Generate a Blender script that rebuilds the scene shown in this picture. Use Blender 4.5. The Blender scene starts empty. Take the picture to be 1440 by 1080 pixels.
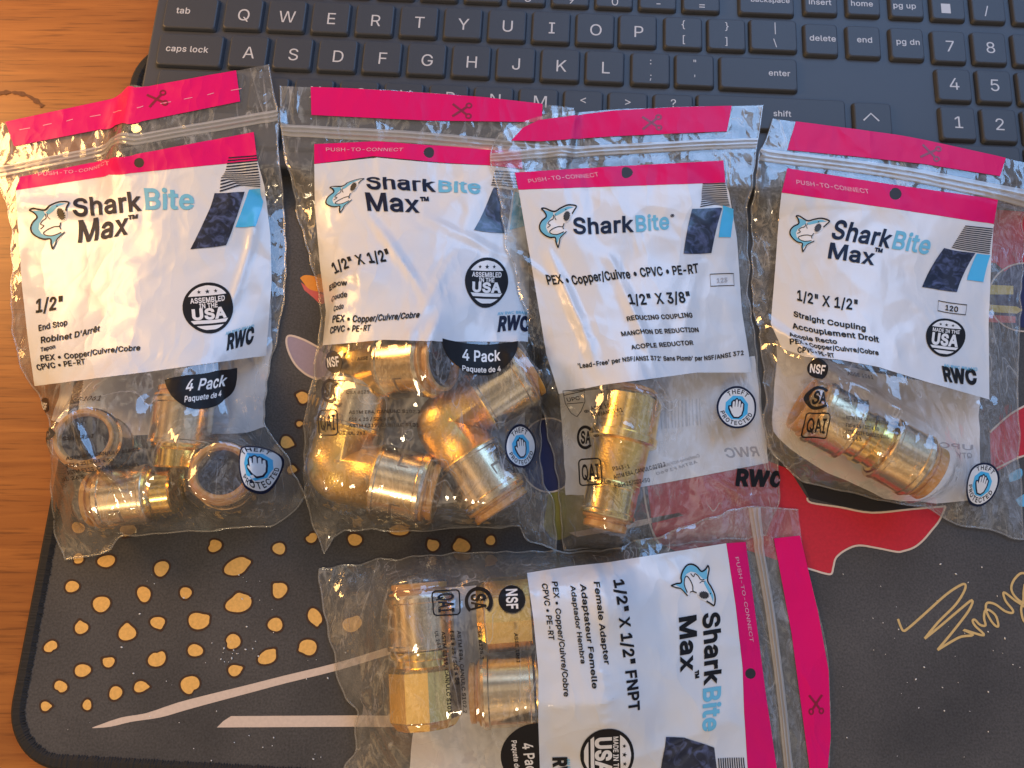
import bpy, bmesh, math, random
import numpy as np
from mathutils import Vector, Matrix, kdtree
from mathutils.geometry import delaunay_2d_cdt

# ------------------------------------------------------------------ camera, light, exposure
scene = bpy.context.scene
COL = scene.collection
CAM_H, TILT, FPX = 0.30, math.radians(13.7), 1080.0        # camera height over the desk, tilt from straight down, focal length in photo pixels

cam_data = bpy.data.cameras.new('camera')
cam_data.sensor_width = 36.0
cam_data.lens = 36.0 * FPX / 1440.0
cam_data.clip_start, cam_data.clip_end = 0.01, 20.0
cam = bpy.data.objects.new('camera', cam_data)
cam.location = (0, 0, CAM_H)
cam.rotation_euler = (TILT, 0, 0)
COL.objects.link(cam)
scene.camera = cam

world = bpy.data.worlds.new('World')
scene.world = world
world.use_nodes = True
def room_light():
    """dim room around the desk: warm to the left, cool to the right and behind, softly uneven"""
    nt = world.node_tree; N, L = nt.nodes, nt.links
    bg = N['Background']
    tc = N.new('ShaderNodeTexCoord'); sx = N.new('ShaderNodeSeparateXYZ')
    L.new(tc.outputs['Generated'], sx.inputs[0])
    ad = N.new('ShaderNodeMath'); ad.operation = 'MULTIPLY_ADD'; ad.inputs[1].default_value = .45
    L.new(sx.outputs['Y'], ad.inputs[0]); L.new(sx.outputs['X'], ad.inputs[2])
    mr = N.new('ShaderNodeMapRange'); mr.inputs['From Min'].default_value = -.75; mr.inputs['From Max'].default_value = .75
    L.new(ad.outputs[0], mr.inputs['Value'])
    r = N.new('ShaderNodeValToRGB'); e = r.color_ramp.elements
    e[0].color = (1.0, .60, .28, 1); e[1].color = (.50, .62, .95, 1)
    m = r.color_ramp.elements.new(.5); m.color = (.88, .76, .62, 1)
    L.new(mr.outputs[0], r.inputs[0])
    n = N.new('ShaderNodeTexNoise'); n.inputs['Scale'].default_value = 4.2; n.inputs['Detail'].default_value = 3
    L.new(tc.outputs['Generated'], n.inputs['Vector'])
    k = N.new('ShaderNodeMapRange'); k.inputs['From Min'].default_value = .44; k.inputs['From Max'].default_value = .64; k.inputs['To Min'].default_value = .10; k.inputs['To Max'].default_value = 1.15
    L.new(n.outputs['Fac'], k.inputs['Value'])
    L.new(r.outputs[0], bg.inputs['Color']); L.new(k.outputs[0], bg.inputs['Strength'])
room_light()

def area_lamp(name, loc, target, size, size_y, watts, color, spread=180):
    d = bpy.data.lights.new(name, 'AREA')
    d.shape = 'RECTANGLE'; d.size = size; d.size_y = size_y
    d.energy = watts; d.color = color; d.spread = math.radians(spread)
    o = bpy.data.objects.new(name, d)
    o.location = loc
    o.rotation_euler = (Vector(target) - Vector(loc)).to_track_quat('-Z', 'Y').to_euler()
    COL.objects.link(o)
    return o
# cool window / monitor light from behind and to the right, warm lamp on the left
area_lamp('window_light', (0.42, 0.80, 0.74), (0.05, 0.08, 0), 0.80, 0.55, 5.4, (0.28, 0.54, 1.0))
area_lamp('desk_lamp', (-0.47, 0.29, 0.25), (-0.12, 0.08, 0), 0.15, 0.15, 1.40, (1.0, 0.54, 0.18))
area_lamp('front_fill', (-0.35, -0.75, 0.85), (0.05, 0.05, 0), 0.16, 0.16, 2.4, (1.0, 0.78, 0.50))  # warm fill added from the front for folds facing the viewer

scene.view_settings.view_transform = 'Standard'
scene.view_settings.look = 'None'
scene.view_settings.gamma = 1.0
scene.view_settings.use_curve_mapping = False
scene.view_settings.exposure = 0.32
scene.cycles.transparent_max_bounces = 48
scene.cycles.max_bounces = 12
scene.cycles.caustics_reflective = False
scene.cycles.caustics_refractive = False
scene.cycles.sample_clamp_indirect = 6.0

# ------------------------------------------------------------------ helpers
CT, ST = math.cos(TILT), math.sin(TILT)
def P(px, py, z=0.003):
    """point at height z seen at photo pixel (px, py): how the measured layout becomes real positions"""
    x, y = (px - 720) / FPX, -(py - 540) / FPX
    wy, wz = y * CT + ST, y * ST - CT
    s = (z - CAM_H) / wz
    return Vector((x * s, wy * s, z))

def to_px(X, Y, Z):
    zc = Z - CAM_H
    yc = Y * CT + zc * ST
    dc = -(-Y * ST + zc * CT)
    return 720 + FPX * X / dc, 540 - FPX * yc / dc

def mesh_obj(name, verts, faces, mats, parent=None, fmat=None, smooth=True, loc=None):
    me = bpy.data.meshes.new(name)
    me.from_pydata([tuple(v) for v in verts], [], [tuple(f) for f in faces])
    for m in (mats if isinstance(mats, (list, tuple)) else [mats]):
        me.materials.append(m)
    if fmat is not None:
        me.polygons.foreach_set('material_index', list(fmat))
    if smooth:
        me.polygons.foreach_set('use_smooth', [True] * len(me.polygons))
    me.update()
    o = bpy.data.objects.new(name, me)
    COL.objects.link(o)
    if parent is not None:
        attach(o, parent)
    return o

def attach(o, parent):
    o.parent = parent
    if parent.type == 'EMPTY' and parent.get('world_parts'):
        o.matrix_parent_inverse = Matrix.Translation(-Vector(parent.location))

def thing(name, label, cat, group=None, loc=(0, 0, 0), world_parts=False):
    o = bpy.data.objects.new(name, None)
    COL.objects.link(o)
    o.empty_display_size = 0.01
    o.location = loc
    tag(o, label, cat, group)
    if world_parts:
        o['world_parts'] = 1
    return o

def tag(o, label=None, cat=None, group=None, kind=None):
    if label: o['label'] = label
    if cat: o['category'] = cat
    if group: o['group'] = group
    if kind: o['kind'] = kind

def copy_tree(o, parent=None):
    c = o.copy(); COL.objects.link(c)
    if parent is not None: c.parent = parent
    for ch in list(o.children):
        copy_tree(ch, c)
    return c

# ------------------------------------------------------------------ noise
def perlin(x, y, seed):
    rng = np.random.RandomState(seed)
    g = rng.uniform(0, 2 * np.pi, (64, 64))
    xi, yi = np.floor(x).astype(int), np.floor(y).astype(int)
    xf, yf = x - xi, y - yi
    def d(ix, iy, fx, fy):
        a = g[ix % 64, iy % 64]
        return np.cos(a) * fx + np.sin(a) * fy
    w = lambda t: t * t * t * (t * (t * 6 - 15) + 10)
    u, v = w(xf), w(yf)
    a = d(xi, yi, xf, yf) * (1 - u) + d(xi + 1, yi, xf - 1, yf) * u
    b = d(xi, yi + 1, xf, yf - 1) * (1 - u) + d(xi + 1, yi + 1, xf - 1, yf - 1) * u
    return (a * (1 - v) + b * v) * 1.5

def crumple(U, V, seed):
    """creased plastic: warped ridges of falling size, about -1 .. 1"""
    wu = U + 4.0 * perlin(U / 13, V / 13, seed + 1)
    wv = V + 4.0 * perlin(U / 13, V / 13, seed + 2)
    r1 = 1 - 2.2 * np.abs(perlin(wu / 17, wv / 24, seed + 3))
    r2 = 1 - 2.2 * np.abs(perlin((wu + .6 * wv) / 8.5, (wv - .4 * wu) / 11, seed + 4))
    r3 = 1 - 2.2 * np.abs(perlin((wu - .5 * wv) / 4.5, (wv + .5 * wu) / 5.5, seed + 5))
    gate = np.clip(.5 + 1.3 * perlin(U / 22, V / 22, seed + 6), 0, 1)
    return .50 * r1 + .30 * r2 * (.4 + gate) + .13 * r3 * gate * 1.5

def facets(U, V, seed, step, jit=.42):
    """a crumpled sheet: random heights joined by flat triangles, about -1 .. 1"""
    rng = np.random.RandomState(seed)
    ca, sa = math.cos(seed * .7), math.sin(seed * .7)
    X, Y = U * ca - V * sa, (U * sa + V * ca) * .72
    x0, x1, y0, y1 = X.min() - 2 * step, X.max() + 2 * step, Y.min() - 2 * step, Y.max() + 2 * step
    pts = [(x + rng.uniform(-jit, jit) * step, y + rng.uniform(-jit, jit) * step) for x in np.arange(x0, x1 + step, step) for y in np.arange(y0, y1 + step, step)]
    ov, oe, of = delaunay_2d_cdt([Vector(p) for p in pts], [], [], 0, 1e-5)[:3]
    h = rng.uniform(-1, 1, len(ov)) * rng.uniform(.3, 1, len(ov))
    Wv = np.array([(v.x, v.y) for v in ov]); out = np.zeros(X.size); px, py = X.ravel(), Y.ravel()
    cell = {}
    ix, iy = np.floor(px / step).astype(int), np.floor(py / step).astype(int)
    for k, q in enumerate(zip(ix.tolist(), iy.tolist())): cell.setdefault(q, []).append(k)
    for t in of:
        A, B, C = Wv[t[0]], Wv[t[1]], Wv[t[2]]
        det = (B[1] - C[1]) * (A[0] - C[0]) + (C[0] - B[0]) * (A[1] - C[1])
        if abs(det) < 1e-9: continue
        lo, hi = np.minimum.reduce([A, B, C]), np.maximum.reduce([A, B, C])
        idx = [k for i in range(int(math.floor(lo[0] / step)), int(math.floor(hi[0] / step)) + 1) for j in range(int(math.floor(lo[1] / step)), int(math.floor(hi[1] / step)) + 1) for k in cell.get((i, j), ())]
        if not idx: continue
        idx = np.array(idx)
        l1 = ((B[1] - C[1]) * (px[idx] - C[0]) + (C[0] - B[0]) * (py[idx] - C[1])) / det
        l2 = ((C[1] - A[1]) * (px[idx] - C[0]) + (A[0] - C[0]) * (py[idx] - C[1])) / det
        l3 = 1 - l1 - l2
        ok = (l1 >= -1e-6) & (l2 >= -1e-6) & (l3 >= -1e-6)
        out[idx[ok]] = (l1 * h[t[0]] + l2 * h[t[1]] + l3 * h[t[2]])[ok]
    return out.reshape(U.shape)

def pchip(xs, ys, x):
    xs, ys = np.asarray(xs, float), np.asarray(ys, float)
    n = len(xs); h = np.diff(xs); dl = np.diff(ys) / h
    m = np.zeros(n)
    if n == 2:
        return ys[0] + dl[0] * (x - xs[0])
    for i in range(1, n - 1):
        if dl[i - 1] * dl[i] > 0:
            w1, w2 = 2 * h[i] + h[i - 1], h[i] + 2 * h[i - 1]
            m[i] = (w1 + w2) / (w1 / dl[i - 1] + w2 / dl[i])
    m[0], m[-1] = dl[0], dl[-1]
    i = np.clip(np.searchsorted(xs, x) - 1, 0, n - 2)
    t = (x - xs[i]) / h[i]
    return ((2 * t**3 - 3 * t**2 + 1) * ys[i] + (t**3 - 2 * t**2 + t) * h[i] * m[i]
            + (-2 * t**3 + 3 * t**2) * ys[i + 1] + (t**3 - t**2) * h[i] * m[i + 1])

# ------------------------------------------------------------------ lettering (outlines of a plain sans alphabet, cap height 254 units)
GLYPHS = r''' 94
"160;39,159 35,254 68,254 64,159;96,159 93,254 125,254 122,159
'103;39,159 35,254 68,254 64,159
*227;101,111 103,165 57,136 45,158 93,183 45,208 57,229 103,200 101,254 125,254 123,200 169,229 181,208 133,183 181,158 169,136 123,165 125,111
+227;99,17 99,182 128,182 128,17;31,86 31,113 195,113 195,86
,94;19,-60 34,36 68,36 42,-60
-227;168,122 168,94 57,94 57,122
.94;48,-2 39,-1 31,4 26,12 25,20 26,29 31,37 39,42 48,43 56,42 64,37 69,29 71,20 69,12 64,4 56,-1
/125;117,266 36,-38 7,-38 89,266
0227;113,-3 87,0 65,12 47,31 34,57 30,72 24,127 30,182 35,197 48,223 65,242 87,254 113,258 139,254 161,242 179,223 192,197 197,182 203,127 197,72 192,57 179,31 162,12 140,0;113,25 131,28 145,37 157,52 165,72 170,97 172,127 170,157 165,182 157,203 145,218 131,227 113,230 96,227 82,218 70,203 62,182 56,157 55,127 56,97 62,72 70,52 82,37 96,28
1227;38,0 38,27 195,27 195,0;138,254 138,0 106,0 106,224 43,179 43,213 99,254
2227;32,0 32,24 117,114 141,141 155,163 159,174 160,186 159,198 154,209 146,218 137,224 125,228 112,230 98,228 86,224 77,216 69,207 65,195 64,181 33,181 35,202 43,221 55,237 72,248 91,255 112,258 134,255 153,248 169,237 181,223 188,205 191,186 189,172 185,159 179,145 168,129 153,111 76,30 76,28 195,28 195,0
3227;109,-3 87,-1 66,5 49,15 35,29 26,46 22,66 55,66 57,54 63,44 72,35 83,30 95,26 109,25 124,26 138,30 149,37 157,46 163,58 165,72 163,86 158,98 150,109 137,117 121,122 101,124 78,124 78,150 144,224 144,226 35,226 35,254 186,254 186,230 106,139 106,144 132,144 154,138 172,127 185,111 194,93 196,72 194,51 185,33 172,18 154,6 133,-1
4227;20,53 20,79 123,254 155,254 54,83 54,81 207,81 207,53;141,0 141,159 171,159 171,0
5227;111,-3 89,-1 70,6 54,16 41,30 33,47 30,65 61,65 64,54 69,44 77,36 87,30 98,26 111,25 125,27 138,32 149,41 157,52 162,66 164,81 162,97 157,111 148,122 137,131 124,137 109,138 96,137 84,134 73,129 64,123 34,126 48,254 183,254 183,226 75,226 67,151 77,157 101,166 115,167 131,165 147,160 161,153 172,143 182,130 189,116 194,99 195,82 193,58 184,38 171,21 154,8 134,-1
6227;113,-3 91,-1 71,7 55,20 42,37 34,58 32,81 34,100 40,119 51,142 69,170 126,254 161,254 75,131 73,131 83,144 98,153 107,156 117,157 139,155 158,147 173,136 185,120 192,101 194,79 192,56 184,36 171,20 155,7 135,-1;113,24 127,26 139,31 149,40 157,51 162,64 164,79 162,94 157,107 149,118 139,126 127,131 113,133 99,131 87,126 77,118 69,107 64,94 62,79 64,64 69,51 77,40 87,31 99,26
7227;48,0 162,224 162,226 31,226 31,254 195,254 195,224 82,0
8227;113,-3 89,-1 68,6 50,17 37,31 29,48 26,68 28,83 33,98 40,110 51,121 63,128 76,132 76,133 59,141 46,154 38,171 35,190 38,209 45,225 57,239 73,249 92,256 113,258 134,256 153,249 169,239 181,225 188,209 191,190 188,171 180,154 167,141 150,133 150,132 164,128 176,121 186,110 194,98 199,83 200,68 198,48 189,31 176,17 158,6 137,-1;113,25 129,26 142,30 153,37 161,46 167,57 168,69 167,83 161,94 153,104 141,111 128,116 113,118 98,116 85,111 73,104 65,94 59,83 58,69 59,57 64,46 73,37 84,30 97,26;113,145 126,146 137,150 146,157 154,165 158,176 160,188 158,200 154,210 147,218 138,225 126,229 113,230 100,229 89,225 79,218 72,210 68,200 66,188 68,176 72,165 79,157 89,150 100,146
9227;113,258 135,255 155,247 171,234 184,217 192,197 194,173 192,155 186,135 175,112 158,84 100,0 65,0 151,124 154,124 144,111 128,101 119,98 109,97 87,100 69,107 53,119 41,134 34,154 32,176 34,198 42,218 55,235 71,247 91,255;113,230 99,228 87,223 77,215 69,204 64,191 63,176 64,161 69,148 77,137 87,129 99,123 113,122 127,123 139,129 149,137 157,147 162,160 164,175 162,190 157,204 150,215 139,223 127,228
:94;48,-2 39,-1 31,4 26,12 25,20 26,29 31,37 39,42 48,43 56,42 64,37 69,29 71,20 69,12 64,4 56,-1;48,135 39,137 31,142 26,149 25,158 26,167 31,174 39,179 48,181 56,179 64,174 69,167 71,158 69,149 64,142 56,137
;94;19,-60 34,36 68,36 42,-60;52,135 43,137 36,142 31,149 29,158 31,167 36,174 43,179 52,181 61,179 68,174 73,167 75,158 73,149 68,142 61,137
<227;33,89 33,110 194,192 194,158 71,100 72,102 72,97 71,99 194,40 194,8
=227;36,122 36,151 191,151 191,122;36,48 36,77 191,77 191,48
>227;193,89 32,8 32,40 155,99 154,97 154,102 155,100 32,158 32,192 193,110
?179;66,76 67,100 71,115 76,126 84,135 115,157 123,167 129,178 131,192 129,203 125,213 119,220 110,226 100,230 89,231 78,230 60,221 53,213 48,202 46,189 14,189 17,209 24,226 36,240 51,250 69,256 89,258 110,256 127,249 142,239 153,226 160,209 162,191 160,172 153,156 142,142 110,118 104,111 100,103 98,93 97,76;82,-2 73,-1 66,4 61,12 59,20 61,29 66,37 73,42 82,43 91,42 98,37 103,29 105,20 103,12 98,4 91,-1
A240;8,0 101,254 138,254 231,0 198,0 132,186 116,239 123,239 43,0;55,71 55,99 185,99 185,71
B228;30,0 30,254 121,254 145,252 164,245 180,235 190,221 197,205 199,187 198,172 193,160 187,150 178,143 168,137 157,133 157,131 170,129 182,123 192,114 201,102 207,86 209,68 207,50 200,33 189,20 172,9 151,2 123,0;62,29 122,29 148,31 165,40 175,53 178,68 176,81 171,92 163,102 153,109 140,114 124,115 62,115;62,143 119,143 132,144 144,148 154,155 162,163 166,174 168,186 165,202 156,214 141,223 120,226 62,226
C255;134,-3 118,-2 103,1 88,6 75,12 63,21 52,32 43,44 35,58 28,73 21,108 20,127 21,146 24,165 28,181 35,197 52,223 63,233 75,242 88,249 103,254 118,257 134,258 152,256 170,252 186,245 201,236 214,224 224,209 232,193 236,174 204,174 200,186 195,197 179,214 169,220 158,224 146,227 134,228 111,225 92,216 75,202 62,182 54,157 52,127 54,97 63,72 75,53 92,38 112,29 134,26 146,27 158,30 169,34 179,40 195,57 200,68 204,80 236,80 232,62 224,45 214,31 201,19 187,9 170,2 153,-2
D251;109,0 48,0 48,29 107,29 136,31 159,40 177,55 189,75 197,99 200,128 197,156 190,180 177,200 160,214 138,223 110,226 47,226 47,254 113,254 147,251 162,246 176,239 200,221 217,196 223,181 230,147 231,128 230,109 223,74 217,59 209,46 199,34 188,24 175,15 161,9 145,4 128,1;62,254 62,0 30,0 30,254
E209;30,0 30,254 186,254 186,226 62,226 62,143 178,143 178,114 62,114 62,29 188,29 188,0
F205;30,0 30,254 185,254 185,226 62,226 62,139 173,139 173,111 62,111 62,0
G260;134,-3 118,-2 102,1 88,6 75,13 63,21 52,32 42,44 28,73 21,108 20,127 21,146 24,165 28,181 35,197 42,210 52,223 62,233 74,242 88,249 102,254 117,257 132,258 152,256 170,252 187,245 202,235 214,222 225,208 232,192 237,174 204,174 194,197 186,206 178,213 168,220 158,224 146,227 133,228 111,225 92,216 75,202 62,182 54,157 52,127 54,97 63,72 75,53 92,38 112,29 134,26 155,29 172,36 187,47 198,62 205,80 207,101 217,100 141,100 141,128 239,128 239,100 236,71 225,45 209,25 188,9 163,0
H258;30,0 30,254 62,254 62,144 196,144 196,254 228,254 228,0 196,0 196,116 62,116 62,0
I150;16,0 16,29 59,29 59,226 16,226 16,254 135,254 135,226 91,226 91,29 135,29 135,0
J198;93,-3 62,2 38,16 28,27 22,40 18,56 17,86 49,86 49,73 52,52 61,37 75,28 93,25 110,28 124,37 133,52 136,73 136,254 168,254 168,73 167,56 163,40 156,27 147,16 123,2
K233;52,73 52,108 87,152 182,254 224,254 116,138 114,138;30,0 30,254 62,254 62,0;186,0 94,130 114,155 224,0
L196;30,0 30,254 62,254 62,29 181,29 181,0
M314;30,0 30,254 76,254 139,94 161,24 154,24 176,94 238,254 284,254 284,0 252,0 253,229 256,229 171,0 143,0 85,145 72,181 65,204 56,229 59,229 61,0
N262;30,0 30,254 68,254 172,91 194,53 207,27 202,27 200,54 199,97 199,254 232,254 232,0 193,0 54,226 60,227 62,0
O267;133,-3 118,-2 103,1 88,6 75,12 63,21 52,32 43,44 35,58 28,73 21,108 20,127 21,146 24,165 28,181 35,197 52,223 63,233 75,242 88,249 103,254 118,257 133,258 149,257 164,254 179,249 192,242 204,233 215,223 232,197 243,165 246,146 247,127 246,108 243,90 238,73 232,58 224,44 215,32 204,21 192,12 179,6 164,1 149,-2;133,26 155,29 175,38 191,52 204,72 212,97 215,127 212,157 204,182 191,202 175,216 155,225 133,228 112,225 92,216 75,202 63,182 54,157 52,127 54,97 63,72 75,52 92,38 112,29
P222;30,0 30,254 118,254 144,252 166,244 183,231 195,215 202,195 204,174 202,152 195,133 183,116 166,104 144,96 118,93 55,93 55,121 116,121 134,123 149,128 159,136 167,147 171,160 172,174 171,188 167,201 159,211 148,219 134,224 116,226 62,226 62,0
Q267;123,80 156,80 234,-24 200,-24;133,-3 118,-2 103,1 88,6 75,12 63,21 52,32 43,44 35,58 28,73 21,108 20,127 21,146 24,165 28,181 35,197 52,223 63,233 75,242 88,249 103,254 118,257 133,258 149,257 164,254 179,249 192,242 204,233 215,223 232,197 243,165 246,146 247,127 246,108 243,90 238,73 232,58 224,44 215,32 204,21 192,12 179,6 164,1 149,-2;133,26 155,29 175,38 191,52 204,72 212,97 215,127 212,157 204,182 191,202 175,216 155,225 133,228 112,225 92,216 75,202 63,182 54,157 52,127 54,97 63,72 75,52 92,38 112,29
R224;30,0 30,254 118,254 145,252 167,244 183,232 195,217 202,198 205,176 202,154 195,136 183,120 166,109 145,101 118,99 48,99 48,128 117,128 135,129 149,133 160,141 167,150 171,162 173,176 171,190 167,202 159,212 149,220 134,224 116,226 62,226 62,0;177,0 115,115 151,115 214,0
S223;112,-4 86,-2 64,5 46,15 32,30 23,48 19,68 52,68 55,55 62,44 71,35 83,29 97,26 112,25 128,26 143,30 155,37 165,46 171,57 173,70 171,81 166,89 158,96 148,102 122,111 92,120 64,130 43,145 30,163 26,186 29,206 37,224 51,238 69,249 90,256 114,258 137,256 158,249 175,238 189,224 197,208 200,189 169,189 163,206 151,219 134,227 112,229 97,228 84,224 73,218 64,209 59,199 58,188 60,176 65,167 74,160 85,154 106,147 132,140 156,132 168,126 179,119 189,110 197,99 202,85 204,69 201,50 193,32 180,17 162,5 139,-2
T224;16,226 16,254 208,254 208,226 128,226 128,0 96,0 96,226
U259;129,-4 101,-1 77,8 57,22 42,40 33,62 30,87 30,254 62,254 62,89 64,72 70,57 80,44 94,34 110,28 129,26 149,28 165,34 179,44 188,57 194,72 196,89 196,254 229,254 229,87 226,62 216,40 201,22 182,8 157,-1
V240;102,0 8,254 42,254 108,69 124,15 117,15 133,69 197,254 231,254 139,0
W343;78,0 8,254 41,254 98,20 95,20 153,254 190,254 249,20 244,20 302,254 335,254 265,0 228,0 184,161 176,196 168,237 175,237 159,161 115,0
X237;9,0 109,142 109,118 15,254 52,254 102,181 122,146 116,146 136,181 187,254 223,254 129,119 129,143 228,0 191,0 115,116 122,116 113,98 46,0
Y236;102,0 102,104 8,254 46,254 111,146 125,115 112,115 126,146 140,172 191,254 228,254 134,104 134,0
Z219;21,0 21,23 137,193 170,238 174,227 20,226 20,254 198,254 198,231 67,40 49,17 45,27 107,29 200,29 200,0
[137;51,-48 51,270 118,270 118,244 80,244 80,-22 118,-22 118,-48
\125;89,-38 7,266 36,266 117,-38
]137;18,-48 18,-22 57,-22 57,244 18,244 18,270 86,270 86,-48
^163;77,232 86,232 86,219 77,219;13,139 65,246 99,246 150,139 120,139 80,224 83,224 44,139
_159;159,0 159,-28 0,-28 0,0
a195;80,-4 63,-3 47,2 34,11 24,22 17,37 15,54 17,69 22,80 29,90 39,97 50,102 89,110 117,113 133,117 137,139 133,148 128,156 120,161 110,164 98,165 85,164 75,161 59,150 50,137 20,146 29,161 39,173 52,182 66,188 82,191 97,192 119,190 131,186 143,180 153,172 161,160 167,145 168,126 168,0 138,0 138,26 136,26 126,12 118,6 108,1 95,-3;85,23 101,24 114,29 124,37 132,47 136,57 138,69 138,95 130,91 116,88 67,79 58,75 52,70 47,62 46,52 47,43 51,36 57,30 65,26 74,24
b212;115,-4 99,-3 86,2 76,8 59,29 56,29 56,0 26,0 26,254 57,254 57,160 59,160 69,173 76,180 86,186 98,191 115,192 137,189 156,180 173,166 185,146 193,122 195,94 193,66 185,42 173,23 157,8 137,-1;110,23 126,26 140,33 150,44 158,58 163,75 164,95 163,114 158,131 150,145 140,156 126,163 110,165 94,163 81,156 70,145 62,131 58,114 56,95 58,75 63,58 70,43 81,32 94,26
c198;104,-4 79,-1 58,8 41,23 28,43 20,66 17,94 20,122 28,146 41,165 58,180 79,189 104,192 130,189 142,184 153,178 162,170 170,161 176,150 181,138 151,131 145,145 135,155 121,162 104,165 86,162 73,155 62,144 54,129 50,112 48,94 50,75 54,59 62,44 73,33 86,26 104,23 121,26 135,33 146,44 152,59 181,51 177,39 171,28 163,19 153,11 142,4 130,0 117,-3
d212;98,-4 75,-1 56,8 40,23 27,42 20,66 17,94 20,122 27,146 40,166 56,180 75,189 98,192 114,191 126,186 136,180 144,173 153,160 155,160 155,254 186,254 186,0 156,0 156,29 153,29 136,8 126,2 114,-3;102,23 118,26 132,32 142,43 150,58 154,75 156,95 154,114 150,131 142,145 132,156 118,163 102,165 86,163 72,156 62,145 54,131 50,114 48,95 50,75 54,58 62,44 73,33 86,26
e202;106,-4 80,-1 58,8 41,23 28,42 20,66 17,93 20,121 28,145 40,165 58,180 78,189 103,192 118,191 133,187 147,180 160,170 170,157 179,141 184,121 186,97 186,85 37,85 37,110 169,110 155,101 153,119 149,134 141,147 131,157 118,163 103,165 87,163 73,157 62,147 54,135 50,121 48,105 48,89 50,69 55,53 64,40 76,31 90,25 106,23 127,26 143,36 149,44 153,53 182,45 177,32 168,20 156,10 141,2 125,-3
f127;114,190 114,164 3,164 3,190;40,0 40,216 42,231 48,243 57,252 68,259 80,264 94,265 111,263 121,260 114,234 107,236 97,237 85,235 77,230 72,221 71,209 71,0
g213;103,-75 84,-74 67,-70 53,-63 41,-55 32,-45 25,-35 51,-20 61,-33 68,-39 77,-44 89,-48 103,-49 124,-46 141,-38 152,-23 156,-3 156,34 153,34 143,21 136,14 126,8 114,4 97,2 76,5 56,13 40,27 28,45 20,68 17,96 20,123 27,147 40,166 56,180 76,189 98,192 114,191 127,186 137,180 144,173 154,159 157,159 157,190 186,190 186,-4 183,-27 175,-45 162,-59 145,-68 125,-73;102,30 118,32 132,38 142,47 150,61 155,77 156,96 155,115 150,132 142,146 132,156 119,163 102,165 86,163 73,156 62,145 54,131 50,115 48,96 50,78 54,61 62,48 73,38 86,32
h205;57,113 57,0 26,0 26,254 57,254 57,144 51,144 62,166 76,181 94,189 114,192 132,190 148,184 161,174 170,160 177,142 179,120 179,0 148,0 148,118 145,137 136,152 123,161 105,165 92,163 80,159 71,151 63,141 58,129
i83;26,0 26,190 57,190 57,0;42,221 34,223 27,227 22,234 21,242 22,249 27,256 34,260 42,262 50,260 57,256 62,249 63,242 62,234 57,227 50,223
k190;55,68 55,106 60,106 142,190 180,190 92,100 89,100;26,0 26,254 57,254 57,0;147,0 74,93 96,114 186,0
l95;70,-1 50,2 37,10 29,24 26,42 26,254 57,254 57,49 58,38 60,31 65,27 85,27 90,1
m305;26,0 26,190 56,190 56,148 54,148 59,162 66,173 75,182 86,188 98,192 110,193 129,190 144,180 154,166 160,147 156,147 161,160 169,172 178,181 190,187 204,192 218,193 234,191 249,186 261,177 270,164 276,148 278,128 278,0 248,0 248,127 245,145 236,156 224,163 209,165 197,164 187,160 179,153 173,145 169,135 168,124 168,0 137,0 137,130 134,144 126,156 115,163 100,165 89,164 79,160 70,154 63,145 58,133 57,119 57,0
n205;57,113 57,0 26,0 26,190 56,190 56,144 51,144 62,166 76,181 94,189 114,192 132,190 147,184 160,174 170,160 176,142 179,120 179,0 148,0 148,118 145,137 136,152 123,161 105,165 92,163 80,159 71,151 63,141 58,129
o208;104,-4 79,-1 58,8 41,23 28,43 20,66 17,94 20,122 28,146 41,165 58,180 79,189 104,192 128,189 149,180 167,165 180,146 188,122 191,94 188,66 180,43 167,23 149,8 128,-1;104,23 121,26 135,33 146,44 154,59 158,75 160,94 158,112 154,129 146,144 135,155 121,162 104,165 86,162 73,155 62,144 54,129 50,112 48,94 50,75 54,59 62,44 73,33 86,26
p212;26,-71 26,190 56,190 56,160 59,160 69,173 76,180 86,186 98,191 115,192 137,189 156,180 173,166 185,146 193,122 195,94 193,66 185,42 173,23 157,8 137,-1 115,-4 99,-3 86,2 76,8 59,29 57,29 57,-71;110,23 126,26 140,33 150,44 158,58 163,75 164,95 163,114 158,131 150,145 140,156 126,163 110,165 94,163 81,156 70,145 62,131 58,114 56,95 58,75 63,58 70,43 81,32 94,26
q212;186,-71 155,-71 155,29 153,29 136,8 126,2 114,-3 98,-4 75,-1 56,8 40,23 27,42 20,66 17,94 20,122 27,146 40,166 56,180 75,189 98,192 114,191 126,186 136,180 144,173 153,160 156,160 156,190 186,190;102,23 118,26 132,32 142,43 150,58 154,75 156,95 154,114 150,131 142,145 132,156 118,163 102,165 86,163 72,156 62,145 54,131 50,114 48,95 50,75 54,58 62,44 73,33 86,26
r130;26,0 26,190 56,190 56,160 58,160 65,173 76,184 90,190 107,192 122,192 122,161 103,163 91,161 80,157 70,151 63,142 58,131 57,118 57,0
s182;91,-4 72,-3 56,2 42,9 31,19 23,32 18,47 47,53 53,40 62,30 75,25 91,23 108,25 122,31 131,40 134,51 132,60 127,68 118,74 106,78 75,85 52,93 36,104 27,119 23,137 26,152 33,166 43,177 58,185 74,190 94,192 112,191 127,186 140,179 149,170 157,158 162,145 134,139 129,149 121,158 110,164 94,166 78,164 65,158 57,150 54,139 56,129 62,122 72,116 86,111 115,105 137,97 153,86 162,71 166,53 163,37 156,24 145,12 130,3 112,-2
t114;102,190 102,164 3,164 3,190;32,236 63,236 63,49 64,38 68,31 75,26 85,25 101,27 107,1 84,-2 62,1 46,11 36,26 32,46
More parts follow.
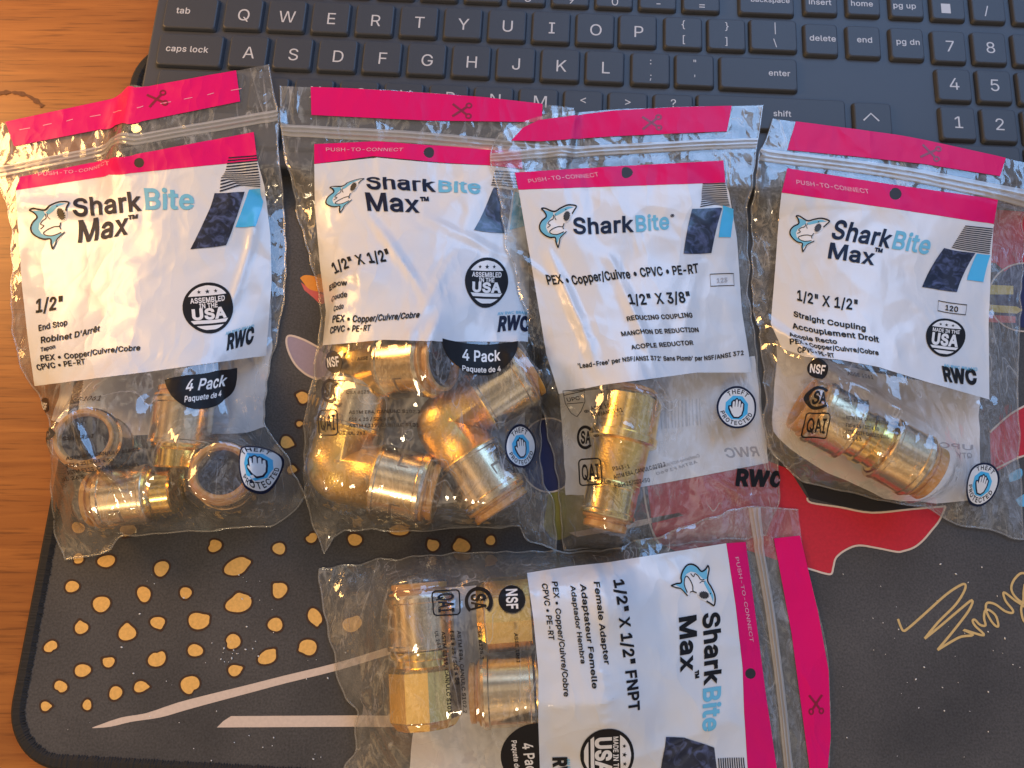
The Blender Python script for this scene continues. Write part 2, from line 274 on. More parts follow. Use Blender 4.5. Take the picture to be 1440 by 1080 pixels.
u205;91,-3 73,-1 57,5 44,15 35,29 28,47 26,69 26,190 57,190 57,72 60,52 68,37 82,28 100,25 113,27 125,31 134,38 142,48 146,61 148,76 148,190 179,190 179,0 149,0 149,46 154,46 143,23 129,8 111,0
v195;81,0 9,190 42,190 83,78 103,10 92,10 101,43 112,78 152,190 186,190 113,0
w284;69,0 11,190 44,190 88,21 82,21 103,107 126,190 158,190 191,68 201,21 196,21 206,68 240,190 272,190 215,0 184,0 138,169 145,169 99,0
x189;10,0 86,109 86,86 14,190 50,190 104,103 88,103 101,127 141,190 176,190 104,84 104,107 179,0 143,0 115,43 86,91 102,91 74,43 46,0
{137;15,110 15,126 33,128 44,135 50,146 52,164 52,203 55,233 60,244 67,254 76,261 87,266 101,269 118,270 118,244 100,242 88,234 82,221 80,202 80,153 78,136 74,128 68,122 60,117 48,113 33,110;118,-48 101,-47 87,-44 76,-39 67,-32 60,-23 55,-11 52,19 52,58 50,75 44,87 33,93 15,96 15,112 33,111 48,109 60,105 68,100 74,93 78,86 80,68 80,19 82,1 88,-12 100,-20 118,-23;15,95 15,126 45,126 45,95
|115;71,336 71,-82 44,-82 44,336
}137;122,110 103,110 88,113 77,117 68,122 63,128 59,136 56,153 56,202 54,221 48,234 37,241 18,244 18,270 35,269 49,266 61,261 70,254 76,244 81,233 84,203 84,164 86,146 93,135 104,128 122,126;18,-48 18,-23 37,-20 48,-12 54,1 56,19 56,68 59,86 68,100 77,105 88,109 103,111 122,112 122,96 104,93 93,87 86,75 84,58 84,19 81,-11 76,-23 70,-32 61,-39 49,-44 35,-47;122,96 91,95 91,126 122,126
®231;116,59 96,61 77,67 60,76 46,88 33,103 24,120 18,139 16,158 18,178 24,197 33,214 46,229 60,241 77,250 96,256 116,258 136,256 154,250 171,241 186,229 198,214 207,197 213,178 215,158 213,139 207,120 198,103 186,88 171,76 154,67 136,61;116,83 136,86 154,93 169,105 181,121 188,139 191,158 188,178 181,196 169,212 154,224 136,231 116,234 96,231 78,224 63,212 51,196 43,178 40,158 43,139 51,121 63,105 78,93 96,86;137,113 114,156 137,156 159,113;81,113 81,204 126,204 139,201 151,191 155,184 156,175 154,166 151,158 139,147 125,144 93,144 93,159 119,159 129,163 133,175 132,182 129,186 120,189 101,189 101,113
ê202;106,-4 80,-1 58,8 41,23 28,42 20,66 17,93 20,121 28,145 40,165 58,180 78,189 103,192 118,191 133,187 147,180 160,170 170,157 179,141 184,121 186,97 186,85 37,85 37,110 169,110 155,101 153,119 149,134 141,147 131,157 118,163 103,165 87,163 73,157 62,147 54,135 50,121 48,105 48,89 50,69 55,53 64,40 76,31 90,25 106,23 127,26 143,36 149,44 153,53 182,45 177,32 168,20 156,10 141,2 125,-3;77,218 47,218 47,219 87,265 116,265 157,219 157,218 126,218 102,248
•194;97,46 83,48 70,54 58,62 50,73 44,87 43,101 44,115 50,128 58,140 70,148 83,154 97,156 112,154 125,148 136,140 144,128 150,115 152,101 150,87 144,73 136,62 125,54 112,48
™212;145,163 104,254 121,254 149,188 177,254 193,254 153,163;101,163 101,254 117,254 117,163;180,163 180,254 197,254 197,163;41,163 41,246 58,246 58,163;13,240 13,254 85,254 85,240
≤227;194,12 33,12 33,40 194,40;33,117 33,138 194,195 194,164 82,128 83,130 83,125 82,127 194,91 194,60'''
FONT = {}
for _row in GLYPHS.split('\n'):
    if not _row: continue
    _p = _row[1:].split(';')
    FONT[_row[0]] = (int(_p[0]) / 254.0, [[(int(a) / 254.0, int(b) / 254.0) for a, b in (q.split(',') for q in c.split(' '))] for c in _p[1:]])
FONT.setdefault(' ', (0.5, []))

def fatten(loops, d):
    if abs(d) < 1e-6 or not loops: return loops
    def area(l): return sum(l[i - 1][0] * l[i][1] - l[i][0] * l[i - 1][1] for i in range(len(l)))
    big = max(loops, key=lambda l: abs(area(l)))
    s = -d if area(big) > 0 else d
    out = []
    for l in loops:
        n = len(l); q = []
        for i in range(n):
            a, b, c = Vector(l[i - 1]), Vector(l[i]), Vector(l[(i + 1) % n])
            e, f = (b - a), (c - b)
            if e.length < 1e-9 or f.length < 1e-9: q.append(tuple(b)); continue
            e.normalize(); f.normalize()
            n1, n2 = Vector((-e.y, e.x)), Vector((-f.y, f.x))
            k = n1 + n2
            if k.length < 1e-6: q.append(tuple(b)); continue
            k.normalize()
            m = min(1.6, 1 / max(.3, k.dot(n1)))
            q.append(tuple(b + k * (s * m)))
        out.append(q)
    return out

def tess(loops, nonzero=False):
    """loops (outer and holes) -> verts, triangles; nonzero also copes with strokes that cross"""
    vs, es = [], []
    for l in loops:
        if len(l) < 3: continue
        o = len(vs); vs += [Vector((p[0], p[1])) for p in l]
        es += [(o + i, o + (i + 1) % len(l)) for i in range(len(l))]
    if not vs: return [], []
    sz = max(max(v.x for v in vs) - min(v.x for v in vs), max(v.y for v in vs) - min(v.y for v in vs))
    ov, oe, of = delaunay_2d_cdt(vs, es, [], 0, sz * 1e-6)[:3]
    if not of: return [], []
    W = np.array([(v.x, v.y) for v in ov]); T = np.array([tuple(t) for t in of])
    c = W[T].mean(axis=1)
    wn = np.zeros(len(T), int)
    for l in loops:
        if len(l) < 3: continue
        L = np.array(l)[:, :2]; A, B = L, np.roll(L, -1, 0)
        x, y = c[:, 0][:, None], c[:, 1][:, None]
        side = (B[:, 0] - A[:, 0]) * (y - A[:, 1]) - (x - A[:, 0]) * (B[:, 1] - A[:, 1])
        up = (A[:, 1] <= y) & (B[:, 1] > y) & (side > 0); dn = (A[:, 1] > y) & (B[:, 1] <= y) & (side < 0)
        wn += up.sum(1) - dn.sum(1)
    keep = (wn != 0) if nonzero else (wn % 2 != 0)
    return [tuple(p) for p in W], [tuple(int(i) for i in t) for t in T[keep]]

_glyph = {}
def glyph(ch, bold):
    k = (ch, round(bold, 4))
    if k not in _glyph:
        adv, loops = FONT.get(ch, FONT[' '])
        _glyph[k] = (adv, tess(fatten(loops, bold), True) if loops else None)
    return _glyph[k]

def text_shapes(s, bold=0.0, track=0.0):
    bold = bold * .62
    """[(verts, tris)] per glyph in cap-height units, and the width"""
    x, out = 0.0, []
    for ch in s:
        adv, g = glyph(ch, bold)
        if g: out.append(([(px + x, py) for px, py in g[0]], g[1]))
        x += adv + track + bold * .9
    return out, max(x - track, 1e-3)

def join(shapes):
    vs, ts = [], []
    for v, t in shapes:
        o = len(vs); vs += list(v); ts += [tuple(i + o for i in q) for q in t]
    return vs, ts

def stroke(pts, w, closed=False):
    """flat ribbon along a polyline; w a width or one per point"""
    n = len(pts); vs = []
    P2 = [Vector(p) for p in pts]
    for i in range(n):
        a = P2[i - 1] if (i or closed) else P2[i]
        b = P2[(i + 1) % n] if (i < n - 1 or closed) else P2[i]
        d = (b - a); d = d.normalized() if d.length else Vector((1, 0))
        k = (w[i] if isinstance(w, (list, tuple)) else w) / 2
        vs += [(P2[i].x - d.y * k, P2[i].y + d.x * k), (P2[i].x + d.y * k, P2[i].y - d.x * k)]
    ts = []
    for i in range(n if closed else n - 1):
        j = (i + 1) % n
        ts += [(2 * i, 2 * i + 1, 2 * j + 1), (2 * i, 2 * j + 1, 2 * j)]
    return vs, ts

def smooth_line(pts, k=5, closed=False):
    out = []; n = len(pts)
    g = lambda i: pts[i % n] if closed else pts[max(0, min(n - 1, i))]
    for i in range(n if closed else n - 1):
        p0, p1, p2, p3 = g(i - 1), g(i), g(i + 1), g(i + 2)
        for j in range(k):
            t = j / k
            out.append(tuple(.5 * (2 * p1[c] + (p2[c] - p0[c]) * t + (2 * p0[c] - 5 * p1[c] + 4 * p2[c] - p3[c]) * t * t
                                   + (3 * p1[c] - p0[c] - 3 * p2[c] + p3[c]) * t**3) for c in (0, 1)))
    if not closed: out.append(tuple(pts[-1]))
    return out

def circle(cx, cy, rx, ry=None, n=40, a0=0.0, a1=2 * math.pi):
    ry = rx if ry is None else ry
    full = abs(a1 - a0 - 2 * math.pi) < 1e-6
    return [(cx + rx * math.cos(a0 + (a1 - a0) * i / (n if full else n - 1)), cy + ry * math.sin(a0 + (a1 - a0) * i / (n if full else n - 1))) for i in range(n)]

def xf(shape, fn):
    return [fn(x, y) for x, y in shape[0]], shape[1]

# ------------------------------------------------------------------ materials
def new_mat(name):
    m = bpy.data.materials.new(name); m.use_nodes = True
    nt = m.node_tree
    return m, nt, nt.nodes, nt.links, nt.nodes['Principled BSDF']

def noise_bump(nt, bsdf, scale, strength, dist=0.0005, detail=4, vec=None):
    n = nt.nodes.new('ShaderNodeTexNoise'); n.inputs['Scale'].default_value = scale; n.inputs['Detail'].default_value = detail
    b = nt.nodes.new('ShaderNodeBump'); b.inputs['Strength'].default_value = strength; b.inputs['Distance'].default_value = dist
    if vec is None:
        tc = nt.nodes.new('ShaderNodeTexCoord'); vec = tc.outputs['Object']
    nt.links.new(vec, n.inputs['Vector'])
    nt.links.new(n.outputs['Fac'], b.inputs['Height'])
    for t in ([bsdf] if not isinstance(bsdf, list) else bsdf):
        nt.links.new(b.outputs['Normal'], t.inputs['Normal'])
    return n, b

def plain(name, color, rough=.5, metal=0.0, spec=.5, coat=0.0, bump=None, vary=0.0):
    m, nt, N, L, p = new_mat(name)
    p.inputs['Base Color'].default_value = (*color, 1)
    p.inputs['Roughness'].default_value = rough
    p.inputs['Metallic'].default_value = metal
    p.inputs['Specular IOR Level'].default_value = spec
    p.inputs['Coat Weight'].default_value = coat
    p.inputs['Coat Roughness'].default_value = .08
    if bump == 'creases': creases(nt, [p], .12, 62)
    elif bump: noise_bump(nt, p, *bump)
    if vary:
        tc = N.new('ShaderNodeTexCoord'); n = N.new('ShaderNodeTexNoise'); n.inputs['Scale'].default_value = 180; n.inputs['Detail'].default_value = 5
        r = N.new('ShaderNodeMapRange'); r.inputs['To Min'].default_value = rough - vary; r.inputs['To Max'].default_value = rough + vary
        L.new(tc.outputs['Object'], n.inputs['Vector']); L.new(n.outputs['Fac'], r.inputs['Value']); L.new(r.outputs[0], p.inputs['Roughness'])
    return m

def creases(nt, targets, slope, scale=85):
    """crumpled sheet: sharp ridges where stretched, warped cells meet; slope is the steepness of the little faces"""
    N, L = nt.nodes, nt.links
    tc = N.new('ShaderNodeTexCoord')
    wn = N.new('ShaderNodeTexNoise'); wn.inputs['Scale'].default_value = scale * .7; wn.inputs['Detail'].default_value = 2
    L.new(tc.outputs['Object'], wn.inputs['Vector'])
    wv = N.new('ShaderNodeVectorMath'); wv.operation = 'SCALE'; wv.inputs['Scale'].default_value = .9 / scale
    L.new(wn.outputs['Color'], wv.inputs[0])
    ad = N.new('ShaderNodeVectorMath'); ad.operation = 'ADD'
    L.new(tc.outputs['Object'], ad.inputs[0]); L.new(wv.outputs[0], ad.inputs[1])
    prev = None
    for sc, rot, st, k in ((scale, .5, (1, .5, .5), 1.0), (scale * 2.3, -.7, (1, .42, .5), .75), (scale * 5, .2, (1, .5, .5), .3)):
        mp = N.new('ShaderNodeMapping'); mp.inputs['Rotation'].default_value = (0, 0, rot); mp.inputs['Scale'].default_value = st
        v = N.new('ShaderNodeTexVoronoi'); v.inputs['Scale'].default_value = sc
        b = N.new('ShaderNodeBump'); b.inputs['Distance'].default_value = slope * k / sc
        g = N.new('ShaderNodeTexNoise'); g.inputs['Scale'].default_value = sc * .38; g.inputs['Detail'].default_value = 1.5      # taut here, crumpled there
        gm = N.new('ShaderNodeMapRange'); gm.inputs['From Min'].default_value = .42; gm.inputs['From Max'].default_value = .60; gm.inputs['To Min'].default_value = .10
        L.new(tc.outputs['Object'], g.inputs['Vector']); L.new(g.outputs['Fac'], gm.inputs['Value']); L.new(gm.outputs[0], b.inputs['Strength'])
        L.new(ad.outputs[0], mp.inputs[0]); L.new(mp.outputs[0], v.inputs['Vector']); L.new(v.outputs['Distance'], b.inputs['Height'])
        if prev: L.new(prev.outputs[0], b.inputs['Normal'])
        prev = b
    for t in targets: L.new(prev.outputs['Normal'], t.inputs['Normal'])

def film_mat(name, haze, gain=1.9, tint=(.97, .965, .95), rough=.07, bump=.35):
    """thin clear plastic: transparent with a two-sided surface reflection and a little milky haze"""
    m, nt, N, L, p = new_mat(name)
    N.remove(p)
    out = N['Material Output']
    lw = N.new('ShaderNodeLayerWeight'); lw.inputs['Blend'].default_value = .5
    pw = N.new('ShaderNodeMath'); pw.operation = 'POWER'; pw.inputs[1].default_value = 4.0
    L.new(lw.outputs['Facing'], pw.inputs[0])
    mr = N.new('ShaderNodeMapRange'); mr.inputs['To Min'].default_value = .045 * gain; mr.inputs['To Max'].default_value = .8
    L.new(pw.outputs[0], mr.inputs['Value'])
    tr = N.new('ShaderNodeBsdfTransparent'); tr.inputs[0].default_value = (*tint, 1)
    gl = N.new('ShaderNodeBsdfGlossy'); gl.inputs['Roughness'].default_value = rough
    df = N.new('ShaderNodeBsdfDiffuse'); df.inputs[0].default_value = (.85, .84, .82, 1)
    tl = N.new('ShaderNodeBsdfTranslucent'); tl.inputs[0].default_value = (.85, .84, .82, 1)
    hz = N.new('ShaderNodeMixShader'); hz.inputs[0].default_value = .35
    L.new(df.outputs[0], hz.inputs[1]); L.new(tl.outputs[0], hz.inputs[2])
    m1 = N.new('ShaderNodeMixShader'); m1.inputs[0].default_value = haze
    L.new(tr.outputs[0], m1.inputs[1]); L.new(hz.outputs[0], m1.inputs[2])
    if bump:                                                       # stress-whitened hairline creases, in places
        tc = N.new('ShaderNodeTexCoord'); prev = None
        for sc, rot, st in ((48, .9, (1, .35, 1)), (70, -.7, (1, .3, 1))):
            mp = N.new('ShaderNodeMapping'); mp.inputs['Rotation'].default_value = (0, 0, rot); mp.inputs['Scale'].default_value = st
            n = N.new('ShaderNodeTexNoise'); n.inputs['Scale'].default_value = sc; n.inputs['Detail'].default_value = 2.5; n.inputs['Distortion'].default_value = .9
            s = N.new('ShaderNodeMath'); s.operation = 'SUBTRACT'; s.inputs[1].default_value = .5
            ab = N.new('ShaderNodeMath'); ab.operation = 'ABSOLUTE'
            ln = N.new('ShaderNodeMapRange'); ln.inputs['From Min'].default_value = .0; ln.inputs['From Max'].default_value = .012; ln.inputs['To Min'].default_value = .30; ln.inputs['To Max'].default_value = 0
            g = N.new('ShaderNodeTexNoise'); g.inputs['Scale'].default_value = sc * .9; g.inputs['Detail'].default_value = 2
            gm = N.new('ShaderNodeMapRange'); gm.inputs['From Min'].default_value = .46; gm.inputs['From Max'].default_value = .62
            mu = N.new('ShaderNodeMath'); mu.operation = 'MULTIPLY'
            L.new(tc.outputs['Object'], mp.inputs[0]); L.new(mp.outputs[0], n.inputs['Vector']); L.new(tc.outputs['Object'], g.inputs['Vector'])
            L.new(n.outputs['Fac'], s.inputs[0]); L.new(s.outputs[0], ab.inputs[0]); L.new(ab.outputs[0], ln.inputs['Value']); L.new(g.outputs['Fac'], gm.inputs['Value'])
            L.new(ln.outputs[0], mu.inputs[0]); L.new(gm.outputs[0], mu.inputs[1])
            ad = N.new('ShaderNodeMath'); ad.operation = 'ADD'; L.new(mu.outputs[0], ad.inputs[0])
            if prev: L.new(prev.outputs[0], ad.inputs[1])
            else: ad.inputs[1].default_value = haze
            prev = ad
        L.new(prev.outputs[0], m1.inputs[0])
    m2 = N.new('ShaderNodeMixShader')
    L.new(mr.outputs[0], m2.inputs[0]); L.new(m1.outputs[0], m2.inputs[1]); L.new(gl.outputs[0], m2.inputs[2])
    L.new(m2.outputs[0], out.inputs['Surface'])
    if bump:
        creases(nt, [gl, lw], bump)
    return m

M = {}
M['film'] = film_mat('clear_film', .095, 2.2, rough=.045, bump=.22)
M['film_back'] = film_mat('clear_film_back', .09, 1.4, bump=.15)
M['seam'] = film_mat('film_seam', .13, 2.4, rough=.12, bump=0)
M['zip'] = film_mat('zip_plastic', .48, 2.2, rough=.16, bump=0)
M['label'] = plain('white_film_print', (.66, .67, .69), .30, spec=.5, coat=.30, bump='creases')
M['back_label'] = plain('white_back_print', (.84, .83, .85), .38, bump=(200, .2, .0005, 4))
M['pink'] = plain('magenta_print', (.68, .005, .135), .38, spec=.15, bump='creases')
M['pink_text'] = plain('pale_pink_ink', (.75, .28, .38), .35)
M['pink_dark'] = plain('dark_magenta_ink', (.22, .004, .03), .35)
M['ink'] = plain('black_ink', (.009, .009, .011), .5, spec=.2)
M['navy'] = plain('navy_ink', (.007, .012, .036), .5, spec=.2)
M['blue'] = plain('light_blue_ink', (.15, .46, .64), .5, spec=.25)
M['cyan'] = plain('cyan_ink', (.06, .45, .75), .30, coat=.3)
M['pale'] = plain('white_ink', (.74, .73, .72), .32)
M['greytext'] = plain('grey_ink', (.40, .40, .43), .35)
M['smallprint'] = plain('brown_black_ink', (.030, .022, .018), .40)
def wave_mat():
    m, nt, N, L, p = new_mat('dark_sea_print')
    tc = N.new('ShaderNodeTexCoord'); n = N.new('ShaderNodeTexNoise')
    n.inputs['Scale'].default_value = 210; n.inputs['Detail'].default_value = 6; n.inputs['Distortion'].default_value = 1.6
    r = N.new('ShaderNodeValToRGB'); e = r.color_ramp.elements
    e[0].position = .46; e[0].color = (.006, .008, .025, 1); e[1].position = .78; e[1].color = (.10, .13, .28, 1)
    L.new(tc.outputs['Object'], n.inputs['Vector']); L.new(n.outputs['Fac'], r.inputs[0]); L.new(r.outputs[0], p.inputs['Base Color'])
    p.inputs['Roughness'].default_value = .28; p.inputs['Coat Weight'].default_value = .3
    return m
M['sea'] = wave_mat()
M['brass'] = plain('turned_brass', (.92, .64, .19), .19, 1.0, bump=(900, .05, .0002, 2), vary=.07)
M['brass_cast'] = plain('cast_brass', (.93, .63, .17), .33, 1.0, bump=(1500, .42, .0004, 3), vary=.06)
M['nickel'] = plain('brushed_steel', (.87, .69, .44), .23, 1.0, bump=(700, .04, .0002, 2), vary=.05)
M['collar'] = plain('tan_plastic', (.56, .27, .055), .32)
M['rubber'] = plain('black_rubber', (.02, .018, .016), .5)
M['engrave'] = plain('engraved_metal', (.28, .20, .13), .45, .8)
M['key'] = plain('black_key_plastic', (.040, .045, .056), .50, spec=.42, bump=(2500, .12, .0002, 2))
M['plate'] = plain('black_case_plastic', (.042, .048, .062), .50, spec=.46, bump=(2500, .14, .0002, 2))
M['legend'] = plain('white_legend', (.52, .51, .51), .5)
def cloth_mat():
    m, nt, N, L, p = new_mat('dark_mat_fabric')
    tc = N.new('ShaderNodeTexCoord')
    n = N.new('ShaderNodeTexNoise'); n.inputs['Scale'].default_value = 22; n.inputs['Detail'].default_value = 6
    r = N.new('ShaderNodeValToRGB'); e = r.color_ramp.elements
    e[0].position = .3; e[0].color = (.034, .033, .034, 1); e[1].position = .72; e[1].color = (.072, .068, .066, 1)
    L.new(tc.outputs['Object'], n.inputs['Vector']); L.new(n.outputs['Fac'], r.inputs[0])
    f = N.new('ShaderNodeTexNoise'); f.inputs['Scale'].default_value = 1300; f.inputs['Detail'].default_value = 3
    mx = N.new('ShaderNodeMix'); mx.data_type = 'RGBA'; mx.blend_type = 'OVERLAY'; mx.inputs['Factor'].default_value = .8
    L.new(tc.outputs['Object'], f.inputs['Vector']); L.new(r.outputs[0], mx.inputs['A']); L.new(f.outputs['Fac'], mx.inputs['B'])
    L.new(mx.outputs['Result'], p.inputs['Base Color'])
    p.inputs['Roughness'].default_value = .75; p.inputs['Sheen Weight'].default_value = .15
    b = N.new('ShaderNodeBump'); b.inputs['Strength'].default_value = .35; b.inputs['Distance'].default_value = .0003
    L.new(f.outputs['Fac'], b.inputs['Height']); L.new(b.outputs[0], p.inputs['Normal'])
    return m
M['mat'] = cloth_mat()
def print_mat(name, color, var=.25):
    m, nt, N, L, p = new_mat(name)
    tc = N.new('ShaderNodeTexCoord'); n = N.new('ShaderNodeTexNoise'); n.inputs['Scale'].default_value = 900; n.inputs['Detail'].default_value = 3
    mx = N.new('ShaderNodeMix'); mx.data_type = 'RGBA'
    mx.inputs['A'].default_value = (*[c * (1 - var) for c in color], 1); mx.inputs['B'].default_value = (*[min(1, c * (1 + var)) for c in color], 1)
    L.new(tc.outputs['Object'], n.inputs['Vector']); L.new(n.outputs['Fac'], mx.inputs['Factor']); L.new(mx.outputs['Result'], p.inputs['Base Color'])
    p.inputs['Roughness'].default_value = .75
    return m
M['gold_print'] = print_mat('gold_spot_print', (.74, .42, .11))
M['rim_print'] = print_mat('dark_spot_rim', (.045, .020, .010))
M['line_print'] = print_mat('pale_line_print', (.62, .50, .41), .12)
M['red_print'] = print_mat('red_print', (.50, .012, .028), .2)
M['black_print'] = print_mat('black_print', (.006, .005, .007), .2)
M['navy_print'] = print_mat('navy_print', (.012, .016, .075), .2)
M['lilac_print'] = print_mat('lilac_print', (.30, .24, .30), .1)
M['orange_print'] = print_mat('orange_print', (.70, .26, .03), .1)
M['yellow_print'] = print_mat('yellow_print', (.60, .48, .12), .1)
M['coral_print'] = print_mat('coral_print', (.55, .10, .09), .1)
M['sign_print'] = print_mat('pale_gold_line', (.62, .42, .16), .15)
M['sky_print'] = print_mat('sky_blue_print', (.12, .42, .66), .1)
M['hem'] = plain('black_hem_thread', (.012, .011, .011), .8)
M['dust'] = plain('white_dust', (.8, .8, .78), .7)
def wood_mat():
    m, nt, N, L, p = new_mat('orange_wood')
    tc = N.new('ShaderNodeTexCoord'); mp = N.new('ShaderNodeMapping')
    mp.inputs['Rotation'].default_value = (0, 0, math.radians(3)); mp.inputs['Scale'].default_value = (10, 210, 60)
    n = N.new('ShaderNodeTexNoise'); n.inputs['Scale'].default_value = 1.0; n.inputs['Detail'].default_value = 8; n.inputs['Roughness'].default_value = .62; n.inputs['Distortion'].default_value = .5
    r = N.new('ShaderNodeValToRGB'); e = r.color_ramp.elements
    e[0].position = .30; e[0].color = (.23, .068, .011, 1); e[1].position = .70; e[1].color = (.40, .140, .025, 1)
    mp2 = N.new('ShaderNodeMapping'); mp2.inputs['Rotation'].default_value = (0, 0, math.radians(3)); mp2.inputs['Scale'].default_value = (40, 900, 60)
    n2 = N.new('ShaderNodeTexNoise'); n2.inputs['Scale'].default_value = 1.0; n2.inputs['Detail'].default_value = 4
    r2 = N.new('ShaderNodeValToRGB'); e2 = r2.color_ramp.elements
    e2[0].position = .33; e2[0].color = (.42, .36, .30, 1); e2[1].position = .46; e2[1].color = (1, 1, 1, 1)
    mx = N.new('ShaderNodeMix'); mx.data_type = 'RGBA'; mx.blend_type = 'MULTIPLY'; mx.inputs['Factor'].default_value = .7
    L.new(tc.outputs['Object'], mp.inputs[0]); L.new(mp.outputs[0], n.inputs['Vector']); L.new(n.outputs['Fac'], r.inputs[0])
    L.new(tc.outputs['Object'], mp2.inputs[0]); L.new(mp2.outputs[0], n2.inputs['Vector']); L.new(n2.outputs['Fac'], r2.inputs[0])
    L.new(r.outputs[0], mx.inputs['A']); L.new(r2.outputs[0], mx.inputs['B'])
    L.new(mx.outputs['Result'], p.inputs['Base Color'])
    p.inputs['Roughness'].default_value = .42
    b = N.new('ShaderNodeBump'); b.inputs['Strength'].default_value = .12; b.inputs['Distance'].default_value = .0003
    L.new(n2.outputs['Fac'], b.inputs['Height']); L.new(b.outputs[0], p.inputs['Normal'])
    return m
M['wood'] = wood_mat()
M['stain'] = print_mat('coffee_stain', (.15, .055, .016), .3)

M['olive_print'] = print_mat('olive_print', (.22, .19, .03), .2)
# ------------------------------------------------------------------ desk
def box_mesh(x0, x1, y0, y1, z0, z1):
    v = [(x, y, z) for z in (z0, z1) for y in (y0, y1) for x in (x0, x1)]
    f = [(0, 2, 3, 1), (4, 5, 7, 6), (0, 1, 5, 4), (2, 6, 7, 3), (0, 4, 6, 2), (1, 3, 7, 5)]
    return v, f
v, f = box_mesh(-.75, .85, -.50, .62, -.025, 0)
desk = mesh_obj('desk', v, f, M['wood'], smooth=False)
tag(desk, 'orange brown wooden desk top with fine horizontal grain', 'desk', kind='structure')
# a brown ring stain on the wood, above the leftmost bag
ring = [P(x, y, 0.0002) for x, y in smooth_line([(-40, 172), (-25, 140), (0, 131), (20, 130), (40, 135), (56, 146), (60, 150)], 5)]
rv, rt = stroke([(p.x, p.y) for p in ring], [.0016 + .0012 * math.sin(i * 1.7) * math.sin(i * .6) for i in range(len(ring))])
mesh_obj('ring_stain', [(x, y, .00025) for x, y in rv], rt, M['stain'], parent=desk, smooth=False)

# ------------------------------------------------------------------ desk frame: rows of the keyboard and edges of the mat run along E1
KZ = 0.0125
_a, _l = P(350, 73, KZ), P(852, 95, KZ)
E1 = (_l - _a).normalized(); E2 = Vector((-E1.y, E1.x, 0))
def F(x, y, z): return E1 * x + E2 * y + Vector((0, 0, z))
def loc2(p): return p.dot(E1), p.dot(E2)

# ------------------------------------------------------------------ desk mat
MT = 0.003
mx0 = (loc2(P(37, 975, MT))[0] + loc2(P(166, 130, MT))[0]) / 2
my0, my1 = loc2(P(210, 1090, MT))[1], loc2(P(240, 57, MT))[1]
mx1 = mx0 + .80
def rrect(x0, x1, y0, y1, r, n=10):
    out = []
    for cx, cy, a in ((x1 - r, y0 + r, -90), (x1 - r, y1 - r, 0), (x0 + r, y1 - r, 90), (x0 + r, y0 + r, 180)):
        out += [(cx + r * math.cos(math.radians(a + 90 * i / n)), cy + r * math.sin(math.radians(a + 90 * i / n))) for i in range(n + 1)]
    return out
ol = rrect(mx0 + .001, mx1 - .001, my0 + .001, my1 - .001, .021, 14)
n = len(ol)
mat = mesh_obj('desk_mat', [F(x, y, .0001) for x, y in ol] + [F(x, y, MT) for x, y in ol],
               [tuple(range(n, 2 * n))] + [(i, (i + 1) % n, (i + 1) % n + n, i + n) for i in range(n)], M['mat'], smooth=False)
tag(mat, 'charcoal cloth desk mat with gold spots, red shape and black stitched edge', 'desk mat')
# stitched hem
per = []
pl = rrect(mx0, mx1, my0, my1, .022, 14)
for i in range(len(pl)):
    a, b = Vector(pl[i]), Vector(pl[(i + 1) % len(pl)])
    k = max(1, int((b - a).length / .0005))
    for j in range(k): per.append(a.lerp(b, j / k))
hv, hf = [], []
n = len(per); rnd = random.Random(4)
for i, p in enumerate(per):
    t = (per[(i + 1) % n] - per[i - 1]); t.normalize(); nin = Vector((-t.y, t.x))
    s = (.0003 if i % 2 else -.0002) + rnd.uniform(-.0003, .0003)
    zb = rnd.uniform(0, .00022)
    for d, z in ((0, .0001), (0, MT), (.0012, MT + .0009 + zb), (.0036, MT + .0009 + zb), (.0050 + s, MT + .00015)):
        q = p + nin * d
        hv.append(F(q.x, q.y, z))
for i in range(n):
    j = (i + 1) % n
    for k in range(4): hf.append((5 * i + k, 5 * j + k, 5 * j + k + 1, 5 * i + k + 1))
mesh_obj('stitched_hem', hv, hf, M['hem'], parent=mat, smooth=False)

def flat_px(name, shapes, z, mat_, parent=mat, closed=True):
    """printed shapes, each an outline in photo pixels, laid flat on the mat"""
    if len(shapes) > 1:
        return [flat_px(name, [q], z, mat_, parent) for q in shapes]
    vs, fs = [], []
    for s in shapes:
        w = [P(x, y, MT + z) for x, y in s]
        v_, t_ = tess([[(p.x, p.y) for p in w]])
        o = len(vs); vs += [(x, y, MT + z) for x, y in v_]; fs += [tuple(q + o for q in t) for t in t_]
    return mesh_obj(name, vs, fs, mat_, parent=parent, smooth=False)
def line_px(name, lines, w, z, mat_, parent=mat, closed=False):
    if len(lines) > 1 and name != 'printed_scribble':
        return [line_px(name, [q], w, z, mat_, parent, closed) for q in lines]
    vs, fs = [], []
    for s in lines:
        p = [P(x, y, MT + z) for x, y in s]
        v_, t_ = stroke([(q.x, q.y) for q in p], w, closed)
        o = len(vs); vs += [(x, y, MT + z + (o + k) * 3e-7) for k, (x, y) in enumerate(v_)]; fs += [tuple(q + o for q in t) for t in t_]
    return mesh_obj(name, vs, fs, mat_, parent=parent, smooth=False)
rnd = random.Random(11)
